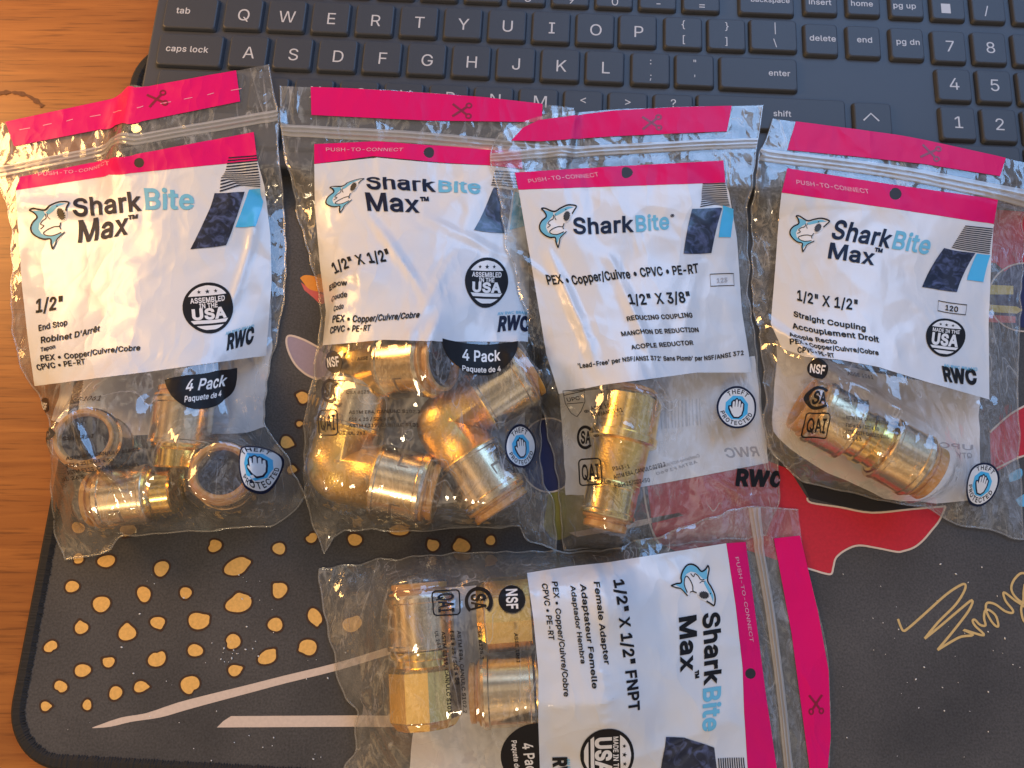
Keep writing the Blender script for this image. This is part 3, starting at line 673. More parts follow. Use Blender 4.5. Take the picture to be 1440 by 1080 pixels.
sp = [(312, 243, 22, 20), (425, 253, 34, 24), (645, 283, 31, 28), (857, 192, 28, 24), (945, 275, 50, 32), (1115, 203, 24, 24), (1245, 160, 24, 18), (288, 355, 27, 22),
      (405, 425, 33, 32), (575, 385, 27, 30), (742, 380, 22, 24), (955, 423, 52, 34), (1118, 370, 31, 28), (325, 520, 26, 24), (508, 540, 34, 31), (630, 498, 28, 23),
      (793, 493, 43, 31), (1100, 507, 30, 26), (1258, 475, 24, 36), (203, 595, 27, 22), (930, 575, 31, 29), (780, 610, 29, 25), (1068, 637, 36, 28), (1232, 597, 35, 30),
      (435, 657, 24, 19), (330, 690, 33, 24), (628, 643, 36, 31), (938, 690, 26, 22), (242, 755, 25, 24), (462, 780, 27, 25), (562, 755, 28, 21), (760, 748, 37, 36),
      (182, 833, 20, 18), (348, 828, 18, 20)]
sp = [(x * .3519, 700 + y * .3519, a * .3519, b * .3519) for x, y, a, b in sp]
sp += [(499, 759, 10, 8), (562, 745, 14, 8), (609, 767, 8, 8), (649, 768, 12, 9), (495, 878, 14, 10), (426, 559, 8, 8), (421, 596, 4, 4), (403, 622, 8, 9),
       (410, 660, 6, 6), (110, 742, 9, 8), (180, 745, 11, 8), (240, 690, 8, 8), (330, 590, 9, 8), (520, 650, 9, 8), (585, 600, 8, 9), (690, 760, 7, 6)]
gold, rim = [], []
for (x, y, a, b) in sp:
    ang = rnd.uniform(-.7, .1) if a > b * 1.15 else rnd.uniform(-1, 1)
    ph = [rnd.uniform(0, 6.28) for _ in range(3)]; kind = rnd.random()
    def blob(g, m=40):
        o = []
        for i in range(m):
            t = 2 * math.pi * i / m
            r = 1 + .05 * math.sin(2 * t + ph[0]) + .045 * math.sin(3 * t + ph[1])
            if kind < .45: r += .28 * math.exp(-((((t - ph[2]) + math.pi) % (2 * math.pi) - math.pi) / .32)**2)      # a little tail
            elif kind < .65: r -= .30 * math.exp(-((((t - ph[2]) + math.pi) % (2 * math.pi) - math.pi) / .45)**2)    # a heart-like notch
            X, Y = (a + g) * r * math.cos(t), (b + g) * r * math.sin(t)
            o.append((x + X * math.cos(ang) - Y * math.sin(ang), y + X * math.sin(ang) + Y * math.cos(ang)))
        return o
    gold.append(blob(0)); rim.append(blob(3.0))
for g_, r_ in zip(gold, rim):
    vs, fs, mi = [], [], []
    for k_, (q, z) in enumerate(((r_, .00008), (g_, .00014))):
        v_, t_ = tess([[tuple(P(x, y, MT + z).xy) for x, y in q]])
        o_ = len(vs); vs += [(x, y, MT + z) for x, y in v_]; fs += [tuple(i + o_ for i in t) for t in t_]; mi += [k_] * len(t_)
    mesh_obj('printed_spot', vs, fs, [M['rim_print'], M['gold_print']], parent=mat, fmat=mi, smooth=False)
up = [(130, 1023), (170, 1009), (205, 1003), (250, 988), (300, 975), (345, 964), (400, 950), (470, 933), (530, 915), (640, 880)]
dn = [(130, 1024), (155, 1022), (185, 1015), (225, 1009), (260, 999), (300, 988), (345, 976), (405, 960), (470, 944), (530, 926), (640, 892)]
flat_px('printed_streak', [smooth_line(up, 3) + smooth_line(dn, 3)[::-1], [(305, 1023), (314, 1014), (325, 1007), (500, 1006), (760, 1008), (760, 1024), (500, 1022)], [(800, 749), (880, 735), (955, 721), (961, 725), (890, 742), (812, 755)]], .0001, M['line_print'])
# big red shape with black inside and a pale outline
red = [(905, 640), (1000, 645), (1060, 640), (1110, 660), (1135, 700), (1141, 707), (1180, 713), (1226, 721), (1282, 716), (1330, 712), (1321, 732), (1310, 746), (1298, 760), (1285, 770),
       (1270, 775), (1261, 776), (1235, 771), (1208, 767), (1190, 773), (1176, 784), (1172, 797), (1169, 807), (1158, 806), (1138, 800), (1100, 790), (1040, 770), (980, 790), (920, 760)]
flat_px('printed_red_shape', [red], .0001, M['red_print'])
line_px('printed_outline', [smooth_line(red[9:25], 4), smooth_line([(905, 640), (904, 680), (915, 740), (930, 770)], 4), smooth_line(red[4:10], 4)], .0007, .00016, M['line_print'])
flat_px('printed_black_shape', [[(1120, 560), (1330, 560), (1345, 700), (1325, 714), (1282, 715), (1226, 719), (1180, 711), (1138, 700), (1118, 660)],
                                [(770, 540), (800, 540), (800, 660), (770, 640), (740, 610), (742, 570)]], .00008, M['black_print'])
flat_px('printed_olive_shape', [smooth_line([(772, 690), (800, 684), (832, 700), (838, 738), (815, 746), (782, 760), (764, 740)], 3)], .00006, M['olive_print'])
el = circle(772, 640, 42, 52, 40)
flat_px('printed_navy_disc', [el, circle(1445, 415, 46, 46)], .00012, M['navy_print'])
line_px('printed_disc_outline', [el, circle(1440, 418, 50, 48)], .0006, .00018, M['line_print'], closed=True)
flat_px('printed_red_patch', [[(1340, 290), (1470, 300), (1470, 405), (1435, 402), (1400, 370), (1340, 360)],
                              smooth_line([(1392, 610), (1420, 585), (1440, 570), (1480, 570), (1480, 640), (1440, 640), (1415, 655), (1394, 668)], 3)], .0001, M['red_print'])
line_px('printed_patch_outline', [smooth_line([(1394, 662), (1415, 652), (1440, 641), (1470, 641)], 4), smooth_line([(1392, 608), (1420, 583), (1450, 566)], 4)], .0007, .00017, M['line_print'])
flat_px('printed_yellow_bar', [[(1385, 428), (1430, 431), (1438, 436), (1430, 441), (1385, 438)], [(1385, 400), (1425, 402), (1425, 414), (1385, 414)]], .00017, M['yellow_print'])
flat_px('printed_coral_bar', [[(1385, 442), (1428, 445), (1428, 454), (1385, 453)]], .00017, M['coral_print'])
flat_px('printed_lilac_shape', [smooth_line([(403, 475), (410, 473), (430, 480), (447, 491), (480, 515), (470, 540), (447, 532), (432, 528), (415, 512), (406, 495)], 3)], .0001, M['lilac_print'])
line_px('printed_lilac_outline', [smooth_line([(447, 534), (430, 526), (415, 512), (405, 492), (403, 476), (410, 472), (430, 479), (450, 490)], 4)], .0008, .00016, M['line_print'])
flat_px('printed_orange_leaf', [smooth_line([(422, 391), (428, 387), (440, 388), (456, 394), (462, 410), (448, 410), (436, 407), (430, 402)], 3)], .00013, M['orange_print'])
flat_px('printed_coral_leaf', [smooth_line([(423, 397), (432, 403), (448, 411), (460, 420), (452, 428), (440, 418), (428, 408)], 3)], .0001, M['coral_print'])
flat_px('printed_sky_patches', [smooth_line([(1418, 668), (1430, 660), (1437, 660), (1436, 672), (1420, 678)], 3), smooth_line([(1428, 703), (1440, 695), (1450, 700), (1448, 712), (1434, 712)], 3)], .0001, M['sky_print'])
S_ = lambda l: [(1260 + x / 7.2, 780 + y / 7.2) for x, y in l]
line_px('printed_scribble', [
    smooth_line(S_([(20, 650), (45, 720), (75, 770), (130, 740), (300, 590), (500, 410), (640, 315), (700, 300), (690, 370), (600, 510), (430, 680), (290, 850)]), 4),
    smooth_line(S_([(290, 850), (440, 730), (640, 560), (770, 460), (740, 560), (590, 760), (420, 965)]), 4),
    smooth_line(S_([(420, 965), (560, 880), (660, 830), (780, 812), (680, 760), (780, 790), (870, 815), (885, 800), (800, 720), (775, 670), (800, 660), (850, 710), (905, 715),
                    (890, 640), (900, 570), (940, 560), (1010, 620), (1035, 720), (1000, 715), (950, 650), (910, 560), (920, 490), (1000, 500), (1100, 570), (1170, 590), (1180, 560),
                    (1110, 470), (1085, 395), (1110, 390), (1200, 460), (1290, 520), (1330, 560)]), 4),
    smooth_line(S_([(1350, 230), (1300, 190), (1250, 195), (1190, 260), (1165, 340), (1200, 420), (1280, 480), (1290, 380), (1300, 300)]), 4),
    smooth_line(S_([(1330, 420), (1270, 520), (1270, 600), (1300, 680), (1380, 700)]), 4)], .00085, .0001, M['sign_print'])

# dust on the mat
dv, df = [], []
rnd = random.Random(3)
spots = [(rnd.uniform(90, 500), rnd.uniform(800, 1070)) for _ in range(46)] + [(rnd.uniform(1180, 1440), rnd.uniform(790, 1075)) for _ in range(42)] + [(rnd.gauss(325, 16), rnd.gauss(922, 10)) for _ in range(16)]
for (x, y) in spots:
    p = P(x, y, MT + .0002); r = rnd.choice([.00012, .00016, .0002, .0003]); s = rnd.uniform(.6, 2.0); a = rnd.uniform(0, 3.1)
    o = len(dv)
    for d in ((1, 0, 0), (-1, 0, 0), (0, 1, 0), (0, -1, 0), (0, 0, 1), (0, 0, -1)):
        X, Y = d[0] * r * s, d[1] * r
        dv.append((p.x + X * math.cos(a) - Y * math.sin(a), p.y + X * math.sin(a) + Y * math.cos(a), p.z + d[2] * r))
    df += [tuple(o + i for i in t) for t in ((0, 2, 4), (2, 1, 4), (1, 3, 4), (3, 0, 4), (2, 0, 5), (1, 2, 5), (3, 1, 5), (0, 3, 5))]
dust = mesh_obj('dust', dv, df, M['dust'], smooth=False)
tag(dust, 'white dust specks scattered over the charcoal desk mat', 'dust', kind='stuff')

# ------------------------------------------------------------------ keyboard
kb = thing('keyboard', 'black full-size keyboard with white legends lying along the top of the desk mat', 'keyboard', world_parts=True)
KP = .0106                                                     # top of the case plate
kx0 = (loc2(P(221, 0, KP))[0] + loc2(P(199, 112, KP))[0]) / 2
kfront = loc2(P(397, 243, .006))[1]
kx1 = loc2(P(1560, 110, KP))[0]
kback = loc2(P(700, -120, KP))[1]
lv = [(.0, MT + .0003), (.0, KP - .0012), (.0005, KP - .0003), (.0012, KP)]
pv, pf = [], []
for ins, z in lv:
    pv += [F(x, y, z) for x, y in rrect(kx0 + ins, kx1 - ins, kfront + ins, kback - ins, .004, 5)]
n = len(pv) // len(lv)
for k in range(len(lv) - 1):
    pf += [(k * n + i, k * n + (i + 1) % n, (k + 1) * n + (i + 1) % n, (k + 1) * n + i) for i in range(n)]
pf.append(tuple(range((len(lv) - 1) * n, len(lv) * n)))
mesh_obj('case', pv, pf, M['plate'], parent=kb, smooth=False)

_keymesh = {}
def key_mesh(w, h):
    k = (round(w, 4), round(h, 4))
    if k in _keymesh: return _keymesh[k]
    lv = [(-.0006, KP - .0004), (-.0005, KP + .0004), (-.0001, KZ - .0005), (.0001, KZ - .0002), (.0005, KZ)]
    v, f = [], []
    for ins, z in lv:
        v += [F(x, y, z) for x, y in rrect(-w / 2 + ins, w / 2 - ins, -h / 2 + ins, h / 2 - ins, .0014, 4)]
    n = len(v) // len(lv)
    for q in range(len(lv) - 1):
        f += [(q * n + i, q * n + (i + 1) % n, (q + 1) * n + (i + 1) % n, (q + 1) * n + i) for i in range(n)]
    f.append(tuple(range((len(lv) - 1) * n, len(lv) * n)))
    me = bpy.data.meshes.new('key'); me.from_pydata([tuple(p) for p in v], [], f); me.materials.append(M['key']); me.update()
    _keymesh[k] = me
    return me

def key(cx, cy, wpx, legends, hpx=None):
    """one key: centre and width in photo pixels, legends [(text, px, py, cap px)]"""
    c = P(cx, cy, KZ)
    w = (P(cx + wpx / 2, cy + .04 * wpx / 2, KZ) - P(cx - wpx / 2, cy - .04 * wpx / 2, KZ)).length
    o = bpy.data.objects.new('key', key_mesh(w, hpx or .0152))
    COL.objects.link(o); o.location = (c.x, c.y, 0); attach(o, kb)
    sh = []
    for t, lx, ly, cap in legends:
        q = P(lx, ly, KZ)
        s = (P(lx, ly - cap / 2, KZ) - P(lx, ly + cap / 2, KZ)).length
        if t == 'calc':
            loops = [[(-.5, -.6), (.5, -.6), (.5, .6), (-.5, .6)]]
            g = [tess(loops)]; wd = 0; ox, oy = 0, 0
        elif t == 'up':
            g = [stroke([(-.8, -.4), (0, .45), (.8, -.4)], .16)]; ox = oy = 0
        else:
            g, wd = text_shapes(t, .0 if len(t) < 3 else .035, .02); ox, oy = -wd / 2, -.5
            if len(t) > 2: oy = -.36; s *= .80
        for vs, ts in g:
            sh.append(([(F((x + ox) * s, (y + oy) * s, KZ + .00006) + Vector((q.x - c.x, q.y - c.y, 0))) for x, y in vs], ts))
    if sh:
        vs, ts = join(sh)
        lg = mesh_obj('legend', vs, ts, M['legend'], parent=o, smooth=False)
    return o

ky = lambda x, x0, y0: y0 + (x - x0) * .0425
# number row (mostly beyond the frame)
for i, t in enumerate('1234567890-='):
    x = 313 + 61.2 * i; y = ky(x, 343, -33)
    key(x, y, 51, [(t, x + 1, y + 13, 11)])
key(268 - 14, ky(254, 343, -33), 50, [])
key(1078, ky(1078, 343, -33), 76, [('backspace', 1083, 1, 8)])
for x, y, t in ((1154, -2, 'insert'), (1214, 0, 'home'), (1275, 3, 'pg up'), (1333, 6, ''), (1390, 9, ''), (1448, 12, '')):
    l = {'insert': [('insert', 1153, 4, 9)], 'home': [('home', 1212, 6, 9)], 'pg up': [('pg up', 1272, 9, 9)]}.get(t, [])
    if x == 1333: l = [('calc', 1330, 12, 11)]
    if x == 1390: l = [('/', 1387, 15, 12)]
    key(x, y, 46, l)
# row of q
key(268, 18, 73, [('tab', 258, 16, 10)])
for i, t in enumerate('QWERTYUIOP'):
    x = (343, 404, 466, 528, 590, 652, 714, 776, 838, 898)[i]
    key(x - 1, ky(x, 343, 19), 52, [(t, x, ky(x, 343, 21), 15.5)])
for x, a, b in ((961, '{', '['), (1022, '}', ']')):
    key(x, ky(x, 343, 19), 52, [(a, x, ky(x, 343, 8), 10), (b, x, ky(x, 343, 29), 10)])
key(1088, 49, 65, [('|', 1090, 40, 10), ('\\', 1090, 60, 10)])
for x, y, l in ((1155, 55, [('delete', 1157, 55, 9.5)]), (1215, 58, [('end', 1216, 57, 9.5)]), (1276, 61, [('pg dn', 1277, 60, 9.5)]), (1335, 65, [('7', 1336, 65, 15)]),
                (1392, 67, [('8', 1393, 67, 15)]), (1449, 70, [])):
    key(x, y, 46, l)
# row of a
key(267, 70, 90, [('caps lock', 263, 70, 10)])
for i, t in enumerate('ASDFGHJKL'):
    x = 350 + 62.7 * i
    key(x - 1, ky(x, 350, 72), 53, [(t, x, ky(x, 350, 74), 16)])
for x, a, b in ((915, ':', ';'), (977, '"', "'")):
    key(x, ky(x, 350, 72), 53, [(a, x, ky(x, 350, 62), 9), (b, x, ky(x, 350, 83), 9)])
key(1067, 103, 108, [('enter', 1096, 104, 9.5)])
for x, y, t in ((1342, 119, '4'), (1399, 121, '5'), (1456, 124, '')):
    key(x, y, 47, [(t, x, y - 1, 16)] if t else [])
# row of z
key(280, 122, 120, [])
for i, t in enumerate('ZXCVBNM'):
    x = 377 + 63.3 * i
    key(x, ky(x, 757, 147), 54, [(t, x + 3, ky(x, 757, 143), 16)] if t != 'Z' else [])
for x, a, b in ((820, '<', ','), (883, '>', '.'), (947, '?', '/')):
    key(x, ky(x, 757, 147), 54, [(a, x, ky(x, 820, 140), 11), (b, x, ky(x, 820, 158), 9)])
key(1085, 159, 208, [('shift', 1100, 161, 9.5)])
key(1228, 167, 52, [('up', 1225, 165, 12)])
for x, y, t in ((1348, 173, '1'), (1406, 176, '2'), (1464, 179, '')):
    key(x, y, 48, [(t, x, y - 1, 16)] if t else [])
# bottom row (under the bags)
for x, w in ((242, 50), (305, 50), (368, 52), (432, 52), (848, 54), (912, 54), (976, 54), (1165, 54), (1230, 54), (1294, 54)):
    key(x, ky(x, 757, 200), w, [])
key(640, ky(640, 757, 200), 330, [])
key(1383, 228, 106, [])
key(1470, 232, 48, [])

M['bore'] = plain('dark_bore', (.075, .045, .025), .5)  # dark brown puts the shade inside the mouths into the colour
# ------------------------------------------------------------------ fittings (built along local +X, then placed)
def lathe(name, prof, mat_, parent, seg=48, sides=None, rot=0.0):
    """profile [(x, r)] turned round X; sides makes a flat-sided nut"""
    vs, fs = [], []
    n = sides or seg
    for x, r in prof:
        for i in range(n):
            a = 2 * math.pi * i / n + rot
            vs.append((x, r * math.cos(a), r * math.sin(a)))
    for k in range(len(prof) - 1):
        for i in range(n):
            j = (i + 1) % n
            fs.append((k * n + i, (k + 1) * n + i, (k + 1) * n + j, k * n + j))
    o = mesh_obj(name, vs, fs, mat_, parent=parent, smooth=False)
    if not sides:
        o.data.polygons.foreach_set('use_smooth', [True] * len(fs))
        o.data.set_sharp_from_angle(angle=math.radians(32))
    return o
mm = .001
def prof(*p): return [(x * mm, r * mm) for x, r in p]

def collar(parent, x, s, r=9.6, ln=4.0):
    """tan release ring at the mouth, with a bore; s = +1 when the mouth points to +X"""
    X = lambda d: x + s * d
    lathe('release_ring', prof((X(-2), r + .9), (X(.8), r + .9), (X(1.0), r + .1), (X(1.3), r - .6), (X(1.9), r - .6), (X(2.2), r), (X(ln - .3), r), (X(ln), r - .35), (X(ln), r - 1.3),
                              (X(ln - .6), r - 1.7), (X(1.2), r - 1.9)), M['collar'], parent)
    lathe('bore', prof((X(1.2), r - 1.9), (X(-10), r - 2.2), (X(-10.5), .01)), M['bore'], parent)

def slot(parent, r, x0, x1, a0, a1, t=.6):
    """a pressed window on the sleeve: thin sunk-looking lines a hair proud of the metal"""
    vs, fs = [], []
    def seg_(xa, xb, aa, ab):
        o = len(vs); m = 6
        for i in range(m + 1):
            a = aa + (ab - aa) * i / m
            for x in (xa, xb): vs.append((x * mm, (r + .06) * mm * math.cos(a), (r + .06) * mm * math.sin(a)))
        for i in range(m): fs.append((o + 2 * i, o + 2 * i + 1, o + 2 * i + 3, o + 2 * i + 2))
    da = t / r
    seg_(x0, x0 + t * 1.6, a0, a1); seg_(x0, x1, a0, a0 + da); seg_(x0, x1, a1 - da, a1)
    return mesh_obj('pressed_window', vs, fs, M['engrave'], parent=parent)

def sleeve(parent, x0, x1, r, win=(1.1,)):
    s = 1 if x1 > x0 else -1
    p = prof((x0, r - 1.4), (x0, r - .3), (x0 + .4 * s, r), (x0 + 1.4 * s, r), (x0 + 1.8 * s, r - .35), (x1 - 3.2 * s, r - .35), (x1 - 2.8 * s, r + .15), (x1 - 1.4 * s, r + .15), (x1 - .3 * s, r - .6), (x1, r - 1.9), (x1, r - 2.6))
    o = lathe('steel_sleeve', p, M['nickel'], parent)
    for a in win:
        slot(o, r - .35, x0 + 8 * s if s > 0 else x0 - 12, x0 + 12 * s if s > 0 else x0 - 8, a - .28, a + .28)
    return o

def end_stop(label, group):
    t = thing('end_stop', label, 'pipe fitting', group)
    lathe('body', prof((-30, .01), (-30, 7.6), (-29.4, 8.4), (-23.4, 8.6), (-23, 9.2), (-22.3, 9.8), (-21.2, 9.8), (-20.8, 9.0), (-19, 9.0)), M['brass'], t)
    sleeve(t, -21.4, -3, 11.2, (1.2, 3.0))
    collar(t, -3.4, 1, 9.8)
    return t

def elbow(label, group):
    t = thing('elbow_fitting', label, 'pipe fitting', group)
    r = 11.9; R = 8.0; vs, fs = [], []; seg = 40
    path = [((15, 0), (1, 0))] + [((9, 0), (1, 0))]
    Q = 2.2
    path = [(15.4, 0.0, 1, 0), (14.4, 0.0, 1, 0), (14.2, 0.0, 1, 0), (Q, 0.0, 1, 0)]
    for i in range(1, 10):
        a = math.pi / 2 * i / 10
        path.append((Q - Q * math.sin(a), Q - Q * math.cos(a), math.cos(a), -math.sin(a)))
    path += [(0, Q, 0, -1), (0, 14.2, 0, -1), (0, 14.4, 0, -1), (0, 15.4, 0, -1)]
    rr = [r] * len(path)
    rr[0] = rr[1] = rr[-1] = rr[-2] = r + .9
    for k, (x, y, dx, dy) in enumerate(path):
        nx, ny = -dy, dx
        for i in range(seg):
            a = 2 * math.pi * i / seg; c, s = rr[k] * math.cos(a), rr[k] * math.sin(a)
            vs.append(((x + nx * c) * mm, (y + ny * c) * mm, s * mm))
    for k in range(len(path) - 1):
        for i in range(seg):
            j = (i + 1) % seg
            fs.append((k * seg + i, k * seg + j, (k + 1) * seg + j, (k + 1) * seg + i))
    mesh_obj('cast_body', vs, fs, M['brass_cast'], parent=t)
    for k in (0, 1):
        sl = sleeve(t, 14.6, 33.5, 12.9, (.9, 2.6))
        n0 = set(t.children)
        collar(t, 33.3, 1, 11.0, 4.4)
        if k:
            R_ = Matrix.Rotation(math.pi / 2, 4, 'Z') @ Matrix.Rotation(math.pi, 4, 'X')
            for o in [sl] + [o for o in t.children if o not in n0]: o.data.transform(R_)
            for o in sl.children: o.data.transform(R_)
    return t

def adapter(label, group):
    t = thing('threaded_adapter', label, 'pipe fitting', group)
    lathe('hexagon_body', prof((3.0, 9.6), (3.0, 10.4), (.6, 12.2), (0, 12.8), (-15.5, 12.8), (-16.3, 12.0), (-17.0, 11.2), (-17.0, 9.6)), M['brass'], t, sides=10, rot=.2)
    lathe('threaded_bore', prof((3.0, 10.2), (2.4, 9.2), (1.4, 9.8), (.4, 9.2), (-.6, 9.8), (-1.6, 9.2), (-3, 9.8), (-9, 9.2), (-9, .01)), M['brass'], t)
    lathe('neck', prof((-16.6, 10.2), (-19, 10.2), (-19.4, 11.0), (-21, 11.2), (-22, 11.0), (-22.4, 10.0), (-24, 10)), M['brass'], t)
    sleeve(t, -22.4, -41, 12.0, (1.0, 2.4))
    collar(t, -40.6, -1, 9.9)
    return t

def straight_coupling(label, group=None):
    t = thing('straight_coupling', label, 'pipe fitting', group)
    lathe('body', prof((-7, 10.2), (-6, 10.4), (-5.4, 9.6), (-2, 9.4), (-1.4, 10.2), (1.4, 10.2), (2, 9.4), (5.4, 9.6), (6, 10.4), (7, 10.2)), M['brass'], t)
    sleeve(t, -6.4, -21.5, 12.5, (1.1, 2.6)); sleeve(t, 6.4, 21.5, 12.5, (1.0, 2.3))
    collar(t, 21.2, 1, 10.6, 5.4); collar(t, -21.2, -1, 10.6, 5.4)
    return t

def reducing_coupling(label):
    t = thing('reducing_coupling', label, 'pipe fitting')
    lathe('body', prof((-23, 9.0), (-23, 11.0), (-22, 11.8), (-8.4, 12.0), (-8, 12.8), (-5.4, 12.9), (-4.9, 12.0), (-4.6, 10.5)), M['brass'], t)
    lathe('cast_waist', prof((-4.7, 10.6), (-4, 10.4), (9, 10.0), (10.5, 9.6)), M['brass_cast'], t)
    lathe('small_end', prof((10.3, 9.7), (10.8, 10.0), (12.4, 10.0), (12.8, 9.7), (21, 9.7), (21.6, 10.2), (22.8, 10.2), (23.3, 9.6), (23.6, 7.2)), M['brass'], t)
    collar(t, 23.2, 1, 8.0, 4.4); collar(t, -22.6, -1, 9.4, 3.6)
    return t

def place(o, origin, dx, dy=None, roll=0.0):
    x = Vector(dx).normalized()
    ref = Vector(dy) if dy is not None else (Vector((0, 0, 1)) if abs(x.z) < .9 else Vector((0, 1, 0)))
    z = x.cross(ref); z.normalize(); y = z.cross(x)
    m = Matrix((x, y, z)).transposed().to_4x4()
    o.matrix_world = Matrix.Translation(origin) @ m @ Matrix.Rotation(roll, 4, 'X')

def along(o, p0, z0, p1, z1, roll=0.0, at=.5):
    a, b = P(*p0, z0), P(*p1, z1)
    place(o, a.lerp(b, at), b - a, roll=roll)

FIT = {}
g = 'brass end stops in the leftmost bag'
e = end_stop('end stop lying on its side at the bottom of the leftmost bag', g); FIT[1] = [e]
_a, _b = P(131, 703, .0152), P(252, 689, .0140)
place(e, _a, _a - _b, roll=2.4)
def more(src, label, n):
    c = copy_tree(src); c['label'] = label; FIT[n].append(c); return c
e = more(FIT[1][0], 'end stop with its open ring up near the left edge of the leftmost bag', 1)
place(e, P(118, 615, .0338), (.20, -.02, .97), roll=1.0)
e = more(FIT[1][0], 'end stop lying under the black half disc of the leftmost bag', 1)
_a, _b = P(262, 548, .0160), P(249, 650, .0145)
place(e, _a, _a - _b, roll=1.2)
e = more(FIT[1][0], 'end stop with open ring up, beside the blue hand badge of the leftmost bag', 1)
place(e, P(311, 663, .0336), (.26, .03, .96), roll=2.0)

g = 'brass elbows in the second bag'
el_ = elbow('elbow with its mouth to the right at the lower left of the second bag', g); FIT[2] = [el_]
def put_elbow(o, c, zc, a, za, b, zb):
    C, A, B = P(*c, zc), P(*a, za), P(*b, zb)
    place(o, C, A - C, B - C)
put_elbow(el_, (477, 660), .0165, (620, 692), .0165, (474, 560), .0165)
o = more(FIT[2][0], 'elbow bent like a V below the black half disc of the second bag', 2)
put_elbow(o, (628, 596), .0180, (705, 712), .0160, (740, 520), .0190)
o = more(FIT[2][0], 'elbow just below the white print at the top left of the second bag window', 2)
put_elbow(o, (508, 518), .0170, (612, 508), .0330, (508, 420), .0130)

r_ = reducing_coupling('stepped all-brass reducing coupling standing lengthwise in the third bag'); FIT[3] = [r_]
along(r_, (889, 552), .0160, (852, 733), .0145, roll=.4)

s_ = straight_coupling('straight coupling with tan end rings lying aslant in the rightmost bag'); FIT[4] = [s_]
along(s_, (1134, 571), .0155, (1302, 663), .0155, roll=1.3)

g = 'brass threaded adapters in the bottom bag'
a_ = adapter('threaded adapter lying upright in the photo at the far left of the bottom bag', g); FIT[5] = [a_]
_h, _s = P(598, 1012, .0165), P(590, 840, .0165)
place(a_, P(598, 1008, .0165), _h - _s, roll=.2)
o = more(FIT[5][0], 'threaded adapter with tan ring facing left, lowest in the window of the bottom bag', 5)
_h, _s = P(860, 963, .0165), P(650, 975, .0165)
place(o, P(842, 964, .0165), _h - _s, roll=1.9)
o = more(FIT[5][0], 'threaded adapter with ribbed end facing left, partly under the white print of the bottom bag', 5)
_h, _s = P(670, 866, .0165), P(880, 850, .0165)
place(o, P(684, 865, .0165), _h - _s, roll=.9)
bpy.context.view_layer.update()

def fit_points(k):
    """dense surface points of the fittings of bag k, in metres"""
    out = []
    for root in FIT[k]:
        for ch in list(root.children) + [c for q in root.children for c in q.children]:
            me = ch.data
            co = np.empty(len(me.vertices) * 3); me.vertices.foreach_get('co', co); co = co.reshape(-1, 3)
            # add points along the faces
            extra = []
            for p in me.polygons:
                q = co[list(p.vertices)]
                if np.linalg.norm(q[0] - q[2]) > .0009:
                    for a in np.linspace(0, 1, 9):
                        for b in (0, .5, 1):
                            extra.append((q[0] * (1 - a) + q[1] * a) * (1 - b) + (q[-1] * (1 - a) + q[-2] * a) * b)
            if extra: co = np.vstack([co, np.array(extra)])
            mw = np.array(root.matrix_world)
            out.append(co @ mw[:3, :3].T + mw[:3, 3])
    return np.vstack(out)

# ------------------------------------------------------------------ bags
BAGS = []
def smoothstep(t):
    t = np.clip(t, 0, 1); return t * t * (3 - 2 * t)

def support(X, Y):
    """height of what lies under a bag: desk, mat, keyboard, with the film bridging the steps"""
    u = X * E1.x + Y * E1.y; v = X * E2.x + Y * E2.y
    s = MT * smoothstep((u - mx0 + .008) / .008)
    k = (KZ + .0003) * smoothstep((v - kfront + .022) / .022) * smoothstep((u - kx0 + .016) / .016)
    return np.maximum(s, k) + .0003

